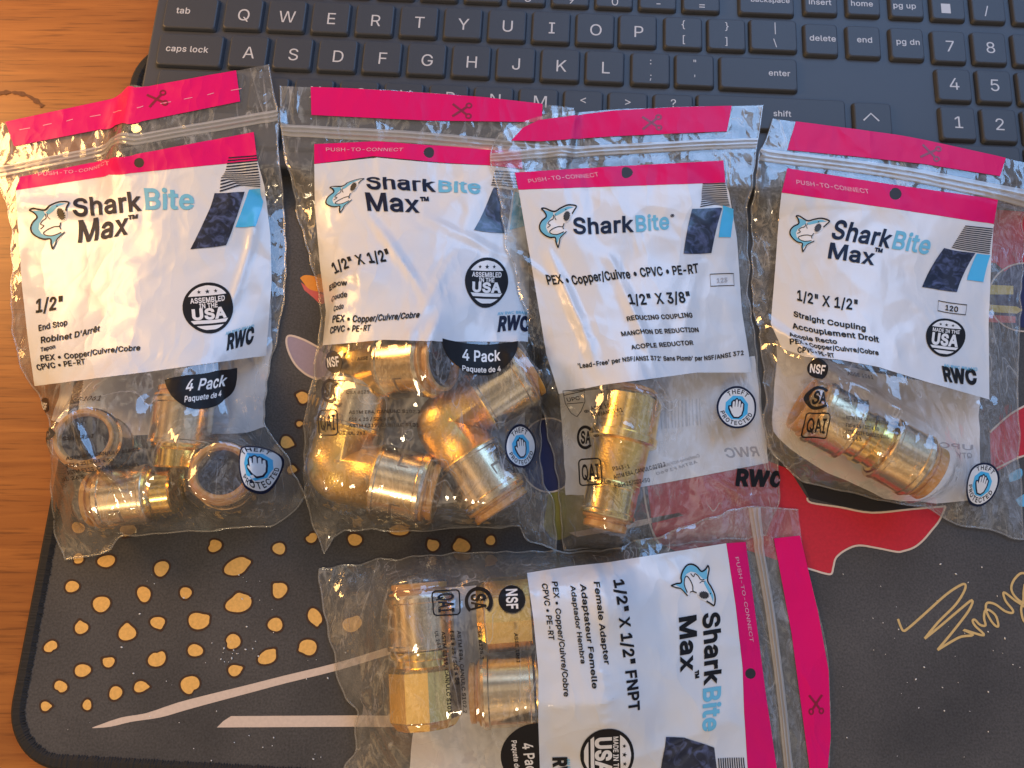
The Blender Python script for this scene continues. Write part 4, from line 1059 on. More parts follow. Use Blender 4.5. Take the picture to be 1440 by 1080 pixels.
class Bag:
    W = 108.0
    def __init__(s, key_, rows, H, puff, flat, seed, amp, name_label, folds=(), lift=0.0, edge=.0006):
        s.H, s.key_ = H, key_
        s.root = thing('zip_bag', name_label, 'zip bag', 'clear zip bags of brass fittings', world_parts=True)
        nu, nv = int(s.W) + 1, int(H) + 1
        s.nu, s.nv = nu, nv
        u = np.linspace(0, 1, nu); v = np.arange(nv) * 1.0
        # outline: pixel rows -> positions
        rx, ry = [], []
        for vv, pts in rows:
            us = [p[0] for p in pts]
            rx.append(pchip(us, [p[1] for p in pts], u)); ry.append(pchip(us, [p[2] for p in pts], u))
        rv = [r[0] for r in rows]
        rx, ry = np.array(rx), np.array(ry)
        px = np.array([pchip(rv, rx[:, i], v) for i in range(nu)]).T
        py = np.array([pchip(rv, ry[:, i], v) for i in range(nu)]).T
        U, V = np.meshgrid(u * s.W, v)
        s.U, s.V = U, V
        # height guess for turning the outline into positions
        side = np.minimum(u, 1 - u)[None, :] * s.W
        zg = .0035 + .010 * smoothstep(side / 30) * smoothstep((V - flat) / 30) * smoothstep((H - V) / 25) * (puff > 0)
        for it in range(2):
            x, y = (px - 720) / FPX, -(py - 540) / FPX
            wy, wz = y * CT + ST, y * ST - CT
            k = (zg - CAM_H) / wz
            X, Y = x * k, wy * k
            S = support(X, Y)
            zg = np.maximum(zg, S)
        for b in BAGS:                                            # ride over the bags already lying there
            kd = b.kd2
            for j in range(nv):
                for i in range(nu):
                    co, idx, d = kd.find((X[j, i], Y[j, i], 0))
                    if d < .0016:
                        S[j, i] = max(S[j, i], b.top[idx] + .0009)
        s.X, s.Y = X, Y
        # soft spread of the support so that the film does not step
        for _ in range(6):
            Q = S.copy(); Q[1:-1, 1:-1] = (S[:-2, 1:-1] + S[2:, 1:-1] + S[1:-1, :-2] + S[1:-1, 2:]) / 4; S = np.maximum(S, Q)
        s.S = S + lift
        # what the film rests on
        ob = s.S + .0009
        tree = kdtree.KDTree(nu * nv)
        for i, (a, b) in enumerate(zip(X.ravel(), Y.ravel())): tree.insert((a, b, 0), i)
        tree.balance()
        fp = fit_points(key_)
        of = ob.ravel()
        step = max(1, len(fp) // 60000)
        for p in fp[::step]:
            co, idx, d = tree.find((p[0], p[1], 0))
            if d < .0012: of[idx] = max(of[idx], p[2] + .0018)
        ob = of.reshape(nv, nu)
        Q = ob.copy()
        Q[1:-1, 1:-1] = np.maximum.reduce([ob[1:-1, 1:-1], ob[:-2, 1:-1], ob[2:, 1:-1], ob[1:-1, :-2], ob[1:-1, 2:]]); ob = Q
        fixed = np.zeros((nv, nu), bool)
        fixed[:, 0] = fixed[:, -1] = fixed[-1, :] = True
        fixed[V <= flat] = True
        lowz = s.S + edge
        Z = np.where(fixed, lowz, np.maximum(ob, lowz))
        f = puff * 8 / (s.W * s.W) * .001
        def relax(Z, ob, fx, low, f, n):
            for _ in range(n):
                A = Z.copy()
                A[1:-1, 1:-1] = (Z[:-2, 1:-1] + Z[2:, 1:-1] + Z[1:-1, :-2] + Z[1:-1, 2:]) / 4 + f / 4
                Z = np.where(fx, low, np.maximum(A, ob))
            return Z
        # coarse to fine
        c = 4
        ji, ii = np.arange(0, nv, c), np.arange(0, nu, c)
        if ji[-1] != nv - 1: ji = np.append(ji, nv - 1)
        if ii[-1] != nu - 1: ii = np.append(ii, nu - 1)
        obm = ob.copy()
        for _ in range(1):
            pass
        Zc = relax(Z[np.ix_(ji, ii)], ob[np.ix_(ji, ii)], fixed[np.ix_(ji, ii)], lowz[np.ix_(ji, ii)], f * c * c, 500)
        T = np.array([np.interp(np.arange(nu), ii, r) for r in Zc])
        T = np.array([np.interp(np.arange(nv), ji, T[:, i]) for i in range(nu)]).T
        Z = np.where(fixed, lowz, np.maximum(T, ob))
        Z = relax(Z, ob, fixed, lowz, f, 700)
        # folds and crumples, fading out at the sealed edges
        edgef = smoothstep(np.minimum.reduce([U, s.W - U, H - V]) / 7 + .12) * (0.34 + .66 * smoothstep((V - flat + 2) / 9))
        wl = amp(U, V)
        D = (.18 * crumple(U, V, seed) + 1.25 * facets(U, V, seed + 30, 15) + .50 * facets(U, V, seed + 31, 6.5)) * wl * .001 * edgef
        for (a, b, hgt, wid) in folds:
            ax, ay = a; bx, by = b
            # ends given in bag millimetres
            dx, dy = bx - ax, by - ay; L2 = dx * dx + dy * dy
            t = ((U - ax) * dx + (V - ay) * dy) / L2
            tc = np.clip(t, 0, 1)
            dist = np.hypot(U - ax - tc * dx, V - ay - tc * dy)
            dist = dist + .5 * perlin(U / 9, V / 9, seed + 9)
            prof_ = np.clip(1 - dist / wid, 0, 1)**1.3 * np.sin(np.pi * np.clip(.06 + .9 * tc, 0, 1))**.5
            D += hgt * .001 * prof_ * edgef
        D = np.maximum(D, -.0015)
        Z = Z + D
        # gentle sideways wander of edges
        wob = .0012 * perlin(U / 9, V / 9, seed + 11) * smoothstep((V - flat) / 12)
        rim_ = 1 - smoothstep(np.minimum.reduce([U, s.W - U, H - V]) / 11)
        wob = wob * rim_
        s.X = X + wob; s.Y = Y + .0011 * perlin(U / 11 + 7, V / 8, seed + 12) * rim_ * smoothstep((V - 6) / 20)
        s.Z = Z
        s.front = np.dstack([s.X, s.Y, Z])
        # back film hugs what is underneath
        Zb = np.minimum(s.S + .0002 + .0002 * perlin(U / 8, V / 8, seed + 20), Z - .0002)
        s.back = np.dstack([s.X, s.Y, Zb])
        s.Nf, s.Nb = s.normals(s.front), s.normals(s.back)
        s.PX, s.PY = to_px(s.X, s.Y, Z)
        s.kdp = kdtree.KDTree(nu * nv)
        for i, (a, b) in enumerate(zip(s.PX.ravel(), s.PY.ravel())): s.kdp.insert((a, b, 0), i)
        s.kdp.balance()
        s.kd2 = kdtree.KDTree(nu * nv)
        for i, (a, b) in enumerate(zip(s.X.ravel(), s.Y.ravel())): s.kd2.insert((a, b, 0), i)
        s.kd2.balance(); s.top = Z.ravel()
        # root at the base, in the middle of the bag
        m = s.front[nv // 2, nu // 2]
        s.root.location = (float(m[0]), float(m[1]), MT)
        s.sheet('back_film', s.back, M['film_back'])
        s.film = s.sheet('front_film', s.front, M['film'])
        s.edges()
        BAGS.append(s)

    def normals(s, G):
        du = np.gradient(G, axis=1); dv = np.gradient(G, axis=0)
        n = np.cross(dv, du); n /= np.linalg.norm(n, axis=2, keepdims=True) + 1e-12
        n[n[:, :, 2] < 0] *= -1
        return n

    def sheet(s, name, G, m):
        nu, nv = s.nu, s.nv
        idx = np.arange(nu * nv).reshape(nv, nu)
        q = np.stack([idx[:-1, :-1], idx[1:, :-1], idx[1:, 1:], idx[:-1, 1:]], -1).reshape(-1, 4)
        return mesh_obj(name, G.reshape(-1, 3).tolist(), q.tolist(), m, parent=s.root)

    def edges(s):
        """the welded seam: a thin bead down both sides and along the bottom"""
        F_ = s.front
        path = np.vstack([F_[:, 0], F_[-1, 1:], F_[::-1, -1][1:]])
        vs, fs = [], []; seg = 6; n = len(path)
        for i in range(n):
            t = Vector(path[min(i + 1, n - 1)] - path[max(i - 1, 0)]); t = t.normalized() if t.length else Vector((1, 0, 0))
            sx = t.cross(Vector((0, 0, 1))); sx = sx.normalized() if sx.length > 1e-6 else Vector((1, 0, 0)); sz = sx.cross(t)
            for k in range(seg):
                a = 2 * math.pi * k / seg
                vs.append(Vector(path[i]) + sx * (.0004 * math.cos(a)) + sz * (.0002 * math.sin(a)))
        for i in range(n - 1):
            for k in range(seg):
                j = (k + 1) % seg
                fs.append((i * seg + k, i * seg + j, (i + 1) * seg + j, (i + 1) * seg + k))
        mesh_obj('welded_seam', vs, fs, M['seam'], parent=s.root)

    # ---- photo pixel -> bag millimetres on the front film
    def uv(s, px, py):
        co, idx, d = s.kdp.find((px, py, 0))
        j, i = divmod(idx, s.nu)
        j0, j1, i0, i1 = max(j - 1, 0), min(j + 1, s.nv - 1), max(i - 1, 0), min(i + 1, s.nu - 1)
        a = (s.PX[j, i1] - s.PX[j, i0]) / (i1 - i0); b = (s.PX[j1, i] - s.PX[j0, i]) / (j1 - j0)
        c = (s.PY[j, i1] - s.PY[j, i0]) / (i1 - i0); e = (s.PY[j1, i] - s.PY[j0, i]) / (j1 - j0)
        det = a * e - b * c
        dx, dy = px - s.PX[j, i], py - s.PY[j, i]
        du, dv = (e * dx - b * dy) / det, (a * dy - c * dx) / det
        du, dv = max(-1, min(1, du)), max(-1, min(1, dv))
        return Vector((i + du, j + dv))

    def surf(s, uv, off, back=False):
        G, N = (s.back, s.Nb) if back else (s.front, s.Nf)
        uu = np.clip(uv[:, 0], 0, s.nu - 1.0001); vv = np.clip(uv[:, 1], 0, s.nv - 1.0001)
        i, j = uu.astype(int), vv.astype(int); fx, fy = (uu - i)[:, None], (vv - j)[:, None]
        def bl(A): return (A[j, i] * (1 - fx) * (1 - fy) + A[j, i + 1] * fx * (1 - fy) + A[j + 1, i] * (1 - fx) * fy + A[j + 1, i + 1] * fx * fy)
        n = bl(N); n /= np.linalg.norm(n, axis=1, keepdims=True)
        return bl(G) + n * off

    def drape(s, name, layers, parent, back=False, label=None, smooth=True):
        """layers [(verts in bag mm, tris, material, offset mm)] laid on the film as one mesh"""
        V_, F_, MI, mats = [], [], [], []
        for vs, ts, m, off in layers:
            if not vs: continue
            bm = bmesh.new()
            bv = [bm.verts.new((x, y, 0)) for x, y in vs]
            for t in ts:
                if len(set(t)) < 3: continue
                try: bm.faces.new([bv[i] for i in t])
                except ValueError: pass
            xs = [p[0] for p in vs]; ys = [p[1] for p in vs]
            for k in range(math.ceil(max(0, min(xs)) + .01), math.floor(min(s.nu - 1, max(xs)) - .01) + 1):
                bmesh.ops.bisect_plane(bm, geom=bm.verts[:] + bm.edges[:] + bm.faces[:], plane_co=(k, 0, 0), plane_no=(1, 0, 0), dist=1e-5)
            for k in range(math.ceil(max(0, min(ys)) + .01), math.floor(min(s.nv - 1, max(ys)) - .01) + 1):
                bmesh.ops.bisect_plane(bm, geom=bm.verts[:] + bm.edges[:] + bm.faces[:], plane_co=(0, k, 0), plane_no=(0, 1, 0), dist=1e-5)
            bmesh.ops.dissolve_degenerate(bm, edges=bm.edges[:], dist=2e-4)
            bm.verts.index_update()
            c = np.array([(v.co.x, v.co.y) for v in bm.verts])
            if not len(c): bm.free(); continue
            w = s.surf(c, off * .001, back)
            o = len(V_)
            V_ += w.tolist()
            if m not in mats: mats.append(m)
            mi = mats.index(m)
            for f_ in bm.faces:
                q = [v.index + o for v in f_.verts]
                F_.append(q); MI.append(mi)
            bm.free()
        # turn every face upwards
        A = np.array(V_)
        keep = [k for k, q in enumerate(F_) if sum(np.linalg.norm(np.cross(A[q[i]] - A[q[0]], A[q[i + 1]] - A[q[0]])) for i in range(1, len(q) - 1)) > 1e-11]
        F_ = [F_[k] for k in keep]; MI = [MI[k] for k in keep]
        for k, q in enumerate(F_):
            if sum(A[q[i - 1], 0] * A[q[i], 1] - A[q[i], 0] * A[q[i - 1], 1] for i in range(len(q))) < 0: F_[k] = q[::-1]
        o = mesh_obj(name, V_, F_, mats, parent=parent, fmat=MI, smooth=smooth)
        if label: o['label'] = label
        return o

    def poly(s, pts, px=True):
        return tess([[tuple(s.uv(*p)) if px else p for p in pts]])

    def sheet_poly(s, pts, k=6):
        """outline in pixels with its sides followed along the film"""
        out = []
        for i in range(len(pts)):
            a, b = pts[i], pts[(i + 1) % len(pts)]
            out += [tuple(s.uv(a[0] + (b[0] - a[0]) * j / k, a[1] + (b[1] - a[1]) * j / k)) for j in range(k)]
        return out

    def frame(s, o, d, size_px):
        """map unit shapes: origin pixel, reading direction (pixels), size in pixels -> function"""
        l = math.hypot(*d); d = (d[0] / l, d[1] / l)
        a = s.uv(*o); h = size_px / 2
        ex = (s.uv(o[0] + d[0] * h, o[1] + d[1] * h) - s.uv(o[0] - d[0] * h, o[1] - d[1] * h)) / size_px
        n = (d[1], -d[0])                                           # up on the print, in pixels
        ey = (s.uv(o[0] + n[0] * h, o[1] + n[1] * h) - s.uv(o[0] - n[0] * h, o[1] - n[1] * h)) / size_px
        return lambda x, y: tuple(a + ex * (x * size_px) + ey * (y * size_px))

    def text_layer(s, t, p0, p1, cap, bold, m, off=.34):
        if cap < 10: cap *= .86
        a, b = s.uv(*p0), s.uv(*p1); d = b - a; L = d.length; e = d / L
        k = L / math.hypot(p1[0] - p0[0], p1[1] - p0[1])
        up = Vector((e.y, -e.x))
        q = math.hypot(p1[0] - p0[0], p1[1] - p0[1]); nx, ny = (p1[1] - p0[1]) / q, -(p1[0] - p0[0]) / q
        hs = []
        for t_ in (.15, .5, .85):
            m_ = (p0[0] + (p1[0] - p0[0]) * t_, p0[1] + (p1[1] - p0[1]) * t_); r_ = max(cap, 12)
            hs.append((s.uv(m_[0] + nx * r_ / 2, m_[1] + ny * r_ / 2) - s.uv(m_[0] - nx * r_ / 2, m_[1] - ny * r_ / 2)).length / r_)
        h = abs(cap) * sorted(hs)[1] * (1 if cap > 0 else -1)
        g, w = text_shapes(t, bold)
        vs, ts = join(g)
        return [tuple(a + e * (x * L / w) + up * (y * h)) for x, y in vs], ts, m, off

    def text(s, t, p0, p1, cap, bold=.05, m=None, name='printed_text', off=.34, parent=None):
        return s.drape(name, [s.text_layer(t, p0, p1, cap, bold, m or M['ink'], off)], parent or s.panel)

# ---- printed marks
def shark(b, tl, bt, nose):
    """the leaping-fish emblem, traced in its own units and set between fin tip, tail tip and nose"""
    a, c, e = b.uv(*tl), b.uv(*bt), b.uv(*nose)
    M0 = np.array([[362 - 98, 645 - 205], [530 - 98, 123 - 205]], float)
    M1 = np.array([[c.x - a.x, c.y - a.y], [e.x - a.x, e.y - a.y]])
    K = np.linalg.solve(M0, M1)
    def T(x, y):
        return (float(a.x + (x - 98) * K[0, 0] + (y - 205) * K[1, 0]), float(a.y + (x - 98) * K[0, 1] + (y - 205) * K[1, 1]))
    L = []
    bd = smooth_line([(98, 205), (145, 192), (265, 207), (340, 160), (430, 122), (530, 125), (505, 200), (470, 300), (410, 330), (405, 400), (450, 430), (378, 560), (362, 645), (325, 560), (250, 525), (170, 500), (115, 450), (103, 400), (125, 340), (172, 283), (140, 240)], 3, True)
    L.append((*xf(tess([bd]), T), M['pale'], .30))
    back = [(138, 212), (172, 283), (128, 345), (112, 405), (135, 470), (190, 505), (260, 522), (318, 515), (345, 595), (375, 510), (440, 440), (350, 480), (270, 488), (215, 462), (183, 410), (190, 350), (230, 290), (262, 250), (250, 215)]
    head = [(265, 235), (350, 170), (430, 135), (505, 138), (430, 168), (350, 220), (300, 250)]
    for q in (back, head): L.append((*xf(tess([q]), T), M['blue'], .36))
    def ln(p, w, cl=False):
        q = smooth_line(p, 4, cl); L.append((*xf(stroke(q, w, cl), T), M['ink'], .42))
    ln([(98, 205), (145, 190), (265, 207), (340, 160), (430, 120), (530, 125), (515, 170), (494, 215)], 17)
    ln([(98, 205), (145, 235), (172, 283), (125, 340), (103, 400), (120, 460), (180, 505), (250, 525), (315, 520), (332, 580), (362, 645)], 18)
    ln([(362, 645), (376, 570), (385, 515), (455, 430)], 12)
    ln([(410, 330), (398, 370), (345, 378), (285, 408), (238, 455), (270, 480), (340, 478), (420, 437)], 11)
    ln([(412, 405), (398, 370)], 10)
    ln([(262, 245), (264, 288), (225, 320), (204, 360), (238, 374), (204, 412)], 10)
    ln([(286, 238), (282, 270), (305, 300)], 8)
    L.append((*xf(tess([circle(432, 246, 44, 60, 26)]), T), M['ink'], .42))
    L.append((*xf(tess([circle(432, 246, 30, 44, 26)]), T), M['smallprint'], .46))
    for i in range(16):
        t = 2 * math.pi * i / 16
        p = [(432 + 44 * math.cos(t - .12), 246 + 60 * math.sin(t - .12)), (432 + 44 * math.cos(t + .12), 246 + 60 * math.sin(t + .12)), (432 + 33 * math.cos(t), 246 + 48 * math.sin(t))]
        L.append((*xf((p, [(0, 1, 2)]), T), M['pale'], .5))
    L.append((*xf(tess([circle(408, 172, 8, 8, 10)]), T), M['ink'], .44))
    return b.drape('fish_emblem', L, b.panel)

def star(cx, cy, r):
    p = []
    for i in range(10):
        a = math.pi / 2 + math.pi * i / 5; q = r if i % 2 == 0 else r * .42
        p.append((cx + q * math.cos(a), cy + q * math.sin(a)))
    return p

def usa(b, c, r, d, words=('ASSEMBLED', 'IN THE'), asp=1.0):
    T0 = b.frame(c, d, r); T = lambda x, y: T0(x * asp, y)
    L = [(*xf(tess([circle(0, 0, 1)]), T), M['ink'], .32)]
    def cap_(y0, y1, rr=.88):
        y0_, y1_ = y0, y1
        pts = []
        for k in range(9): y = y0_ + (y1_ - y0_) * k / 8; pts.append((math.sqrt(max(0, rr * rr - y * y)), y))
        for k in range(9): y = y1_ + (y0_ - y1_) * k / 8; pts.append((-math.sqrt(max(0, rr * rr - y * y)), y))
        return pts
    for y0, y1 in ((.47, .878), (-.62, -.49), (-.86, -.70)):
        L.append((*xf(tess([cap_(y0, y1)]), T), M['pale'], .38))
    for x, q in ((-.32, .085), (0, .10), (.32, .085)):
        L.append((*xf(tess([star(x, .63, q)]), T), M['ink'], .44))
    def tx(t, w, y, h, bold):
        g, wd = text_shapes(t, bold); vs, ts = join(g)
        L.append((*xf((vs, ts), lambda x, yy: T((x / wd - .5) * w, y + yy * h)), M['pale'], .38))
    if len(words) == 2:
        tx(words[0], 1.36, .20, .20, .07); tx(words[1], .72, -.02, .18, .07)
        tx('USA', 1.36, -.44, .38, .13)
    else:
        tx(words[0], 1.40, .22, .18, .07); tx('USA', 1.40, -.42, .54, .13)
    return b.drape('origin_badge', L, b.panel)

HAND = [(-.10, -.42), (.10, -.42), (.24, -.30), (.30, -.05), (.30, .22), (.26, .26), (.21, .22), (.20, .06), (.17, .06), (.17, .33), (.12, .38), (.07, .33), (.06, .08), (.03, .08), (.02, .38), (-.03, .43),
        (-.08, .38), (-.08, .08), (-.11, .08), (-.12, .30), (-.17, .34), (-.22, .29), (-.22, -.02), (-.30, .08), (-.37, .07), (-.36, .0), (-.24, -.24)]
def theft(b, c, r, d, asp=1.0, words=('THEFT', 'PROTECTED')):
    T0 = b.frame(c, d, r * 1.0); T = lambda x, y: T0(x * asp, y)
    L = [(*xf(tess([circle(0, 0, 1)]), T), M['navy'], .32), (*xf(tess([circle(0, 0, .90)]), T), M['pale'], .38)]
    oc = [(.60 * math.cos(math.pi / 8 + i * math.pi / 4), .60 * math.sin(math.pi / 8 + i * math.pi / 4)) for i in range(8)]
    L.append((*xf(tess([oc]), T), M['cyan'], .44))
    k = .98
    h = [(x * k, y * k - .02) for x, y in HAND]
    L.append((*xf(stroke(h, .15, True), T), M['navy'], .50)); L.append((*xf(tess([h]), T), M['pale'], .56))
    def arc(t, top):
        g, wd = text_shapes(t, .06, .16); h_ = .20
        for (vs, ts) in g:
            mx = (min(v[0] for v in vs) + max(v[0] for v in vs)) / 2
            s_ = (mx - wd / 2) * h_
            rr = .66 if top else .83
            th = (math.pi / 2 - s_ / .74) if top else (-math.pi / 2 + s_ / .74)
            ux, uy = math.cos(th), math.sin(th)
            ex = (uy, -ux) if top else (-uy, ux); ey = (ux, uy) if top else (-ux, -uy)
            q = [(ux * rr + ex[0] * (x - mx) * h_ + ey[0] * y * h_, uy * rr + ex[1] * (x - mx) * h_ + ey[1] * y * h_) for x, y in vs]
            L.append((*xf((q, ts), T), M['ink'], .44))
    arc(words[0], True); arc(words[1], False)
    return b.drape('theft_badge', L, b.film)

def half_disc(b, a, c, texts, deep=1.0):
    """black half disc hanging from the lower edge of the print"""
    mid = ((a[0] + c[0]) / 2, (a[1] + c[1]) / 2); r = math.hypot(c[0] - a[0], c[1] - a[1]) / 2
    T = b.frame(mid, (c[0] - a[0], c[1] - a[1]), r)
    pts = [(math.cos(math.pi + math.pi * i / 30), deep * math.sin(math.pi + math.pi * i / 30)) for i in range(31)]
    L = [(*xf(tess([pts]), T), M['ink'], .24)]
    for t in texts: L.append(b.text_layer(t[0], t[1], t[2], t[3], .06, M['pale'], .32))
    return b.drape('pack_badge', L, b.film)

def csa(b, c, r, d, asp=1.0, m=None):
    m = m or M['ink']; T0 = b.frame(c, d, r); T = lambda x, y: T0(x * asp, y)
    L = [(*xf(stroke(circle(0, 0, .86, .86, 30, .75, 2 * math.pi - .75), .26), T), m, .3)]
    g, w = text_shapes('SA', .10); vs, ts = join(g)
    L.append((*xf((vs, ts), lambda x, y: T((x / w - .5) * 1.15 + .05, (y - .5) * .95)), m, .3))
    return b.drape('certification_mark', L, b.film)
def qai(b, c, hw, hh, d, m=None):
    m = m or M['ink']; T = b.frame(c, d, hh); q = hw / hh
    o = [(x, y) for x, y in rrect(-q, q, -1, 1, .28, 5)]
    L = [(*xf(stroke(o, .11, True), T), m, .3)]
    g, w = text_shapes('QAI', .05); vs, ts = join(g)
    L.append((*xf((vs, ts), lambda x, y: T((x / w - .5) * q * 1.6, (y - .5) * 1.15)), m, .3))
    return b.drape('certification_mark', L, b.film)
def nsf(b, c, r, d, asp=1.0, m=None):
    T0 = b.frame(c, d, r); T = lambda x, y: T0(x * asp, y)
    L = [(*xf(tess([circle(0, 0, 1)]), T), m or M['ink'], .28)]
    g, w = text_shapes('NSF', .08); vs, ts = join(g)
    L.append((*xf((vs, ts), lambda x, y: T((x / w - .5) * 1.5, (y - .5) * .8)), M['pale'], .36))
    return b.drape('certification_mark', L, b.film)
def shield(b, pts, word, p0, p1):
    o = [tuple(b.uv(*p)) for p in pts]
    L = [(*stroke(o, .28, True), M['ink'], .3)]
    L.append((*stroke([tuple(b.uv(794, 556)), tuple(b.uv(822, 550))], .25), M['ink'], .3)); L.append((*stroke([tuple(b.uv(797, 568)), tuple(b.uv(821, 566))], .25), M['ink'], .3))
    L.append(b.text_layer(word, p0, p1, 6, .04, M['ink'], .3))
    return b.drape('certification_mark', L, b.film)

def art(b, lines, dark, cy, n=13):
    a0, a1, a2, a3 = [b.uv(*p) for p in lines]
    L = []
    for i in range(n):
        t0, t1 = (i + .15) / n, (i + .62) / n
        q = [a0.lerp(a3, t0), a1.lerp(a2, t0), a1.lerp(a2, t1), a0.lerp(a3, t1)]
        L.append(([tuple(p) for p in q], [(0, 1, 2), (0, 2, 3)], M['navy'], .32))
    L.append((*tess([[tuple(b.uv(*p)) for p in dark]]), M['sea'], .32))
    L.append((*tess([[tuple(b.uv(*p)) for p in cy]]), M['cyan'], .36))
    return b.drape('printed_picture', L, b.panel)

def scissors(b, parent, c, d, size, off=.3):
    T = b.frame(c, d, size)
    L = []
    for s_ in (-1, 1):
        L.append((*xf(stroke([(-.55, .38 * s_), (.30, -.22 * s_)], .14), T), M['pink_dark'], off))
        L.append((*xf(stroke(circle(.44, -.32 * s_, .16, .13, 14), .10, True), T), M['pink_dark'], off))
    return b.drape('scissors_mark', L, parent)

def strip(b, outline, sc, d, dashes=None, k=8):
    h = b.drape('header_strip', [(*tess([b.sheet_poly(outline, k)]), M['pink'], .22)], b.root)
    scissors(b, h, sc, d, 23)
    if dashes:
        L = []
        for p, q in dashes:
            L.append((*stroke([tuple(b.uv(*p)), tuple(b.uv(*q))], .28), M['pink_text'], .3))
        b.drape('cut_line', L, h)
    return h

def zip_track(b, v0, v1=None, w=4.6):
    """press-to-close zip: two raised tracks side to side on a milky band"""
    v1 = v0 if v1 is None else v1
    off = [(-w / 2, .25), (-w / 2 + .2, .5), (-1.5, .5), (-1.25, 1.25), (-.75, 1.35), (-.45, .6), (.1, .55), (.4, 1.3), (.95, 1.35), (1.3, .55), (w / 2 - .2, .5), (w / 2, .25)]
    n = 110; vs = []
    for i in range(n + 1):
        u = 107.9 * i / n; vm = v0 + (v1 - v0) * i / n
        pt = np.array([[u, vm + o] for o, _ in off]); W_ = b.surf(pt, 0)
        nn = b.surf(pt, .001) - W_
        for k, (o, z) in enumerate(off): vs.append(W_[k] + nn[k] * z)
    m = len(off)
    fs = [(i * m + k, i * m + k + 1, (i + 1) * m + k + 1, (i + 1) * m + k) for i in range(n) for k in range(m - 1)]
    return mesh_obj('zip_seal', [tuple(v) for v in vs], fs, M['zip'], parent=b.root, smooth=False)

def label(b, outline, band, hole, k=10, flipped=False):
    """white printed panel with a magenta band that has the hang hole punched through it"""
    b.panel = b.drape('label_panel', [(*tess([b.sheet_poly(outline, k)]), M['label'], .12)], b.root)
    hc, hr = hole
    T = b.frame(hc, (1, 0), hr)
    hl = [T(*p) for p in circle(0, 0, 1, 1, 20)]
    bd = b.drape('colour_band', [(*tess([b.sheet_poly(band, k), hl]), M['pink'], .22)], b.root)
    # dark disc closes the punched hole, the shade of the gap put into its colour
    b.drape('hole_shade_disc', [(*tess([[T(*p) for p in circle(0, 0, .97, .97, 20)]]), M['hole'], .16)], bd)
    return bd
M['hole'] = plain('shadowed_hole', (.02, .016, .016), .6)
def both(label_amp, win_amp, v_lab):
    label_amp *= 1.45
    return lambda U, V: label_amp + (win_amp - label_amp) * smoothstep((V - v_lab) / 8)
def back_panel(b, outline, k=8):
    p = b.drape('back_label', [(*tess([b.sheet_poly(outline, k)]), M['back_label'], .10)], b.root, back=True)
    return p
LS = lambda *r: [(v, [(0,) + l, (1,) + rr]) for v, l, rr in r]
def rowsf(*r):
    out = []
    for q in r:
        v, l, rr = q[0], q[1], q[2]
        mid = [(m if len(m) == 3 else (.5,) + m) for m in q[3:]]
        if not mid: mid = [(.5, (l[0] + rr[0]) / 2, (l[1] + rr[1]) / 2)]
        out.append((v, [(0,) + l] + mid + [(1,) + rr]))
    return out

M['faint'] = plain('faint_grey_ink', (.60, .60, .63), .4)
# ================================================================== bag 1 (leftmost)
B = Bag(1, rowsf((0, (-10, 170), (378, 92), (185, 128)), (13, (-6, 217), (386, 138), (190, 176)), (20, (-14, 238), (392, 163), (190, 199)), (28, (-2, 268), (391, 190), (193, 227)),
                 (46, (12, 332), (394, 252)), (72, (10, 420), (402, 340)), (97, (22, 508), (399, 424)), (109, (48, 552), (391, 466)), (128, (70, 617), (376, 538)), (145, (73, 680), (372, 592)),
                 (160, (76, 730), (405, 645)), (178, (93, 788), (428, 697), (.2, 150, 773), (.33, 180, 753), (.62, 290, 746), (.85, 385, 740))),
        178, 5, 22, 101, both(.55, 1.0, 108), 'clear zip bag with four brass end stops, leftmost, over the mat edge and bare wood',
        folds=[((98, 60), (88, 95), 1.5, 3.5), ((20, 112), (50, 178), 1.2, 3), ((100, 150), (60, 176), 2.0, 4), ((85, 118), (104, 160), 1.6, 4), ((6, 34), (40, 44), 1.2, 4)])
dash = []
for i in range(10):
    x0 = 28 + i * 33; y0 = 183 - (x0 - 28) * .186
    dash.append(((x0, y0), (x0 + 15 - (i % 3) * 3, y0 - 2.6)))
strip(B, [(5, 163), (170, 127), (332, 97), (338, 143), (180, 175), (20, 206)], (221, 140), (1, -.2), dash)
zip_track(B, 20)
label(B, [(22, 267), (160, 246), (362, 226), (372, 262), (380, 330), (382, 395), (378, 450), (374, 500), (210, 523), (49, 543), (40, 480), (31, 400)],
      [(29, 249), (150, 225), (357, 186), (362, 226), (163, 246), (22, 268)], ((196, 229), 7))
T = B.text
T('PUSH-TO-CONNECT', (54, 248), (156, 233), 5.2, .03, M['pink_text'])
T('Shark', (104, 304), (200, 296), 25, .07, M['navy'], 'brand_lettering'); T('Bite', (203, 295), (274, 294), 25, .07, M['blue'], 'brand_lettering')
T('Max', (108, 341), (181, 329), 25, .07, M['navy'], 'brand_lettering'); T('™', (180, 318), (195, 316), 13, .06, M['navy'], 'brand_lettering')
shark(B, (42, 296), (75, 351), (97, 285))
art(B, [(322, 221), (361, 218), (366, 264), (309, 272)], [(302, 272), (344, 270), (318, 345), (268, 351)], [(350, 267), (366, 265), (370, 284), (359, 319), (331, 320)])
T('1/2"', (50, 440), (90, 434), 17, .08)
T('End Stop', (55, 466), (96, 457), 9, .07); T("Robinet D'Arrêt", (58, 483), (141, 466), 9, .07); T('Tapon', (58, 495), (79, 490), 6.5, .07)
T('PEX • Copper/Cuivre/Cobre', (58, 508), (198, 493), 8.5, .07); T('CPVC • PE-RT', (54, 521), (121, 512), 8.5, .07)
usa(B, (294, 433), 36, (1, -.10))
T('AN RWC BRAND', (317, 472), (357, 461), 4.6, .04, M['blue']); T('RWC', (318, 492), (356, 481), 18, .15, M['ink'], 'maker_mark')
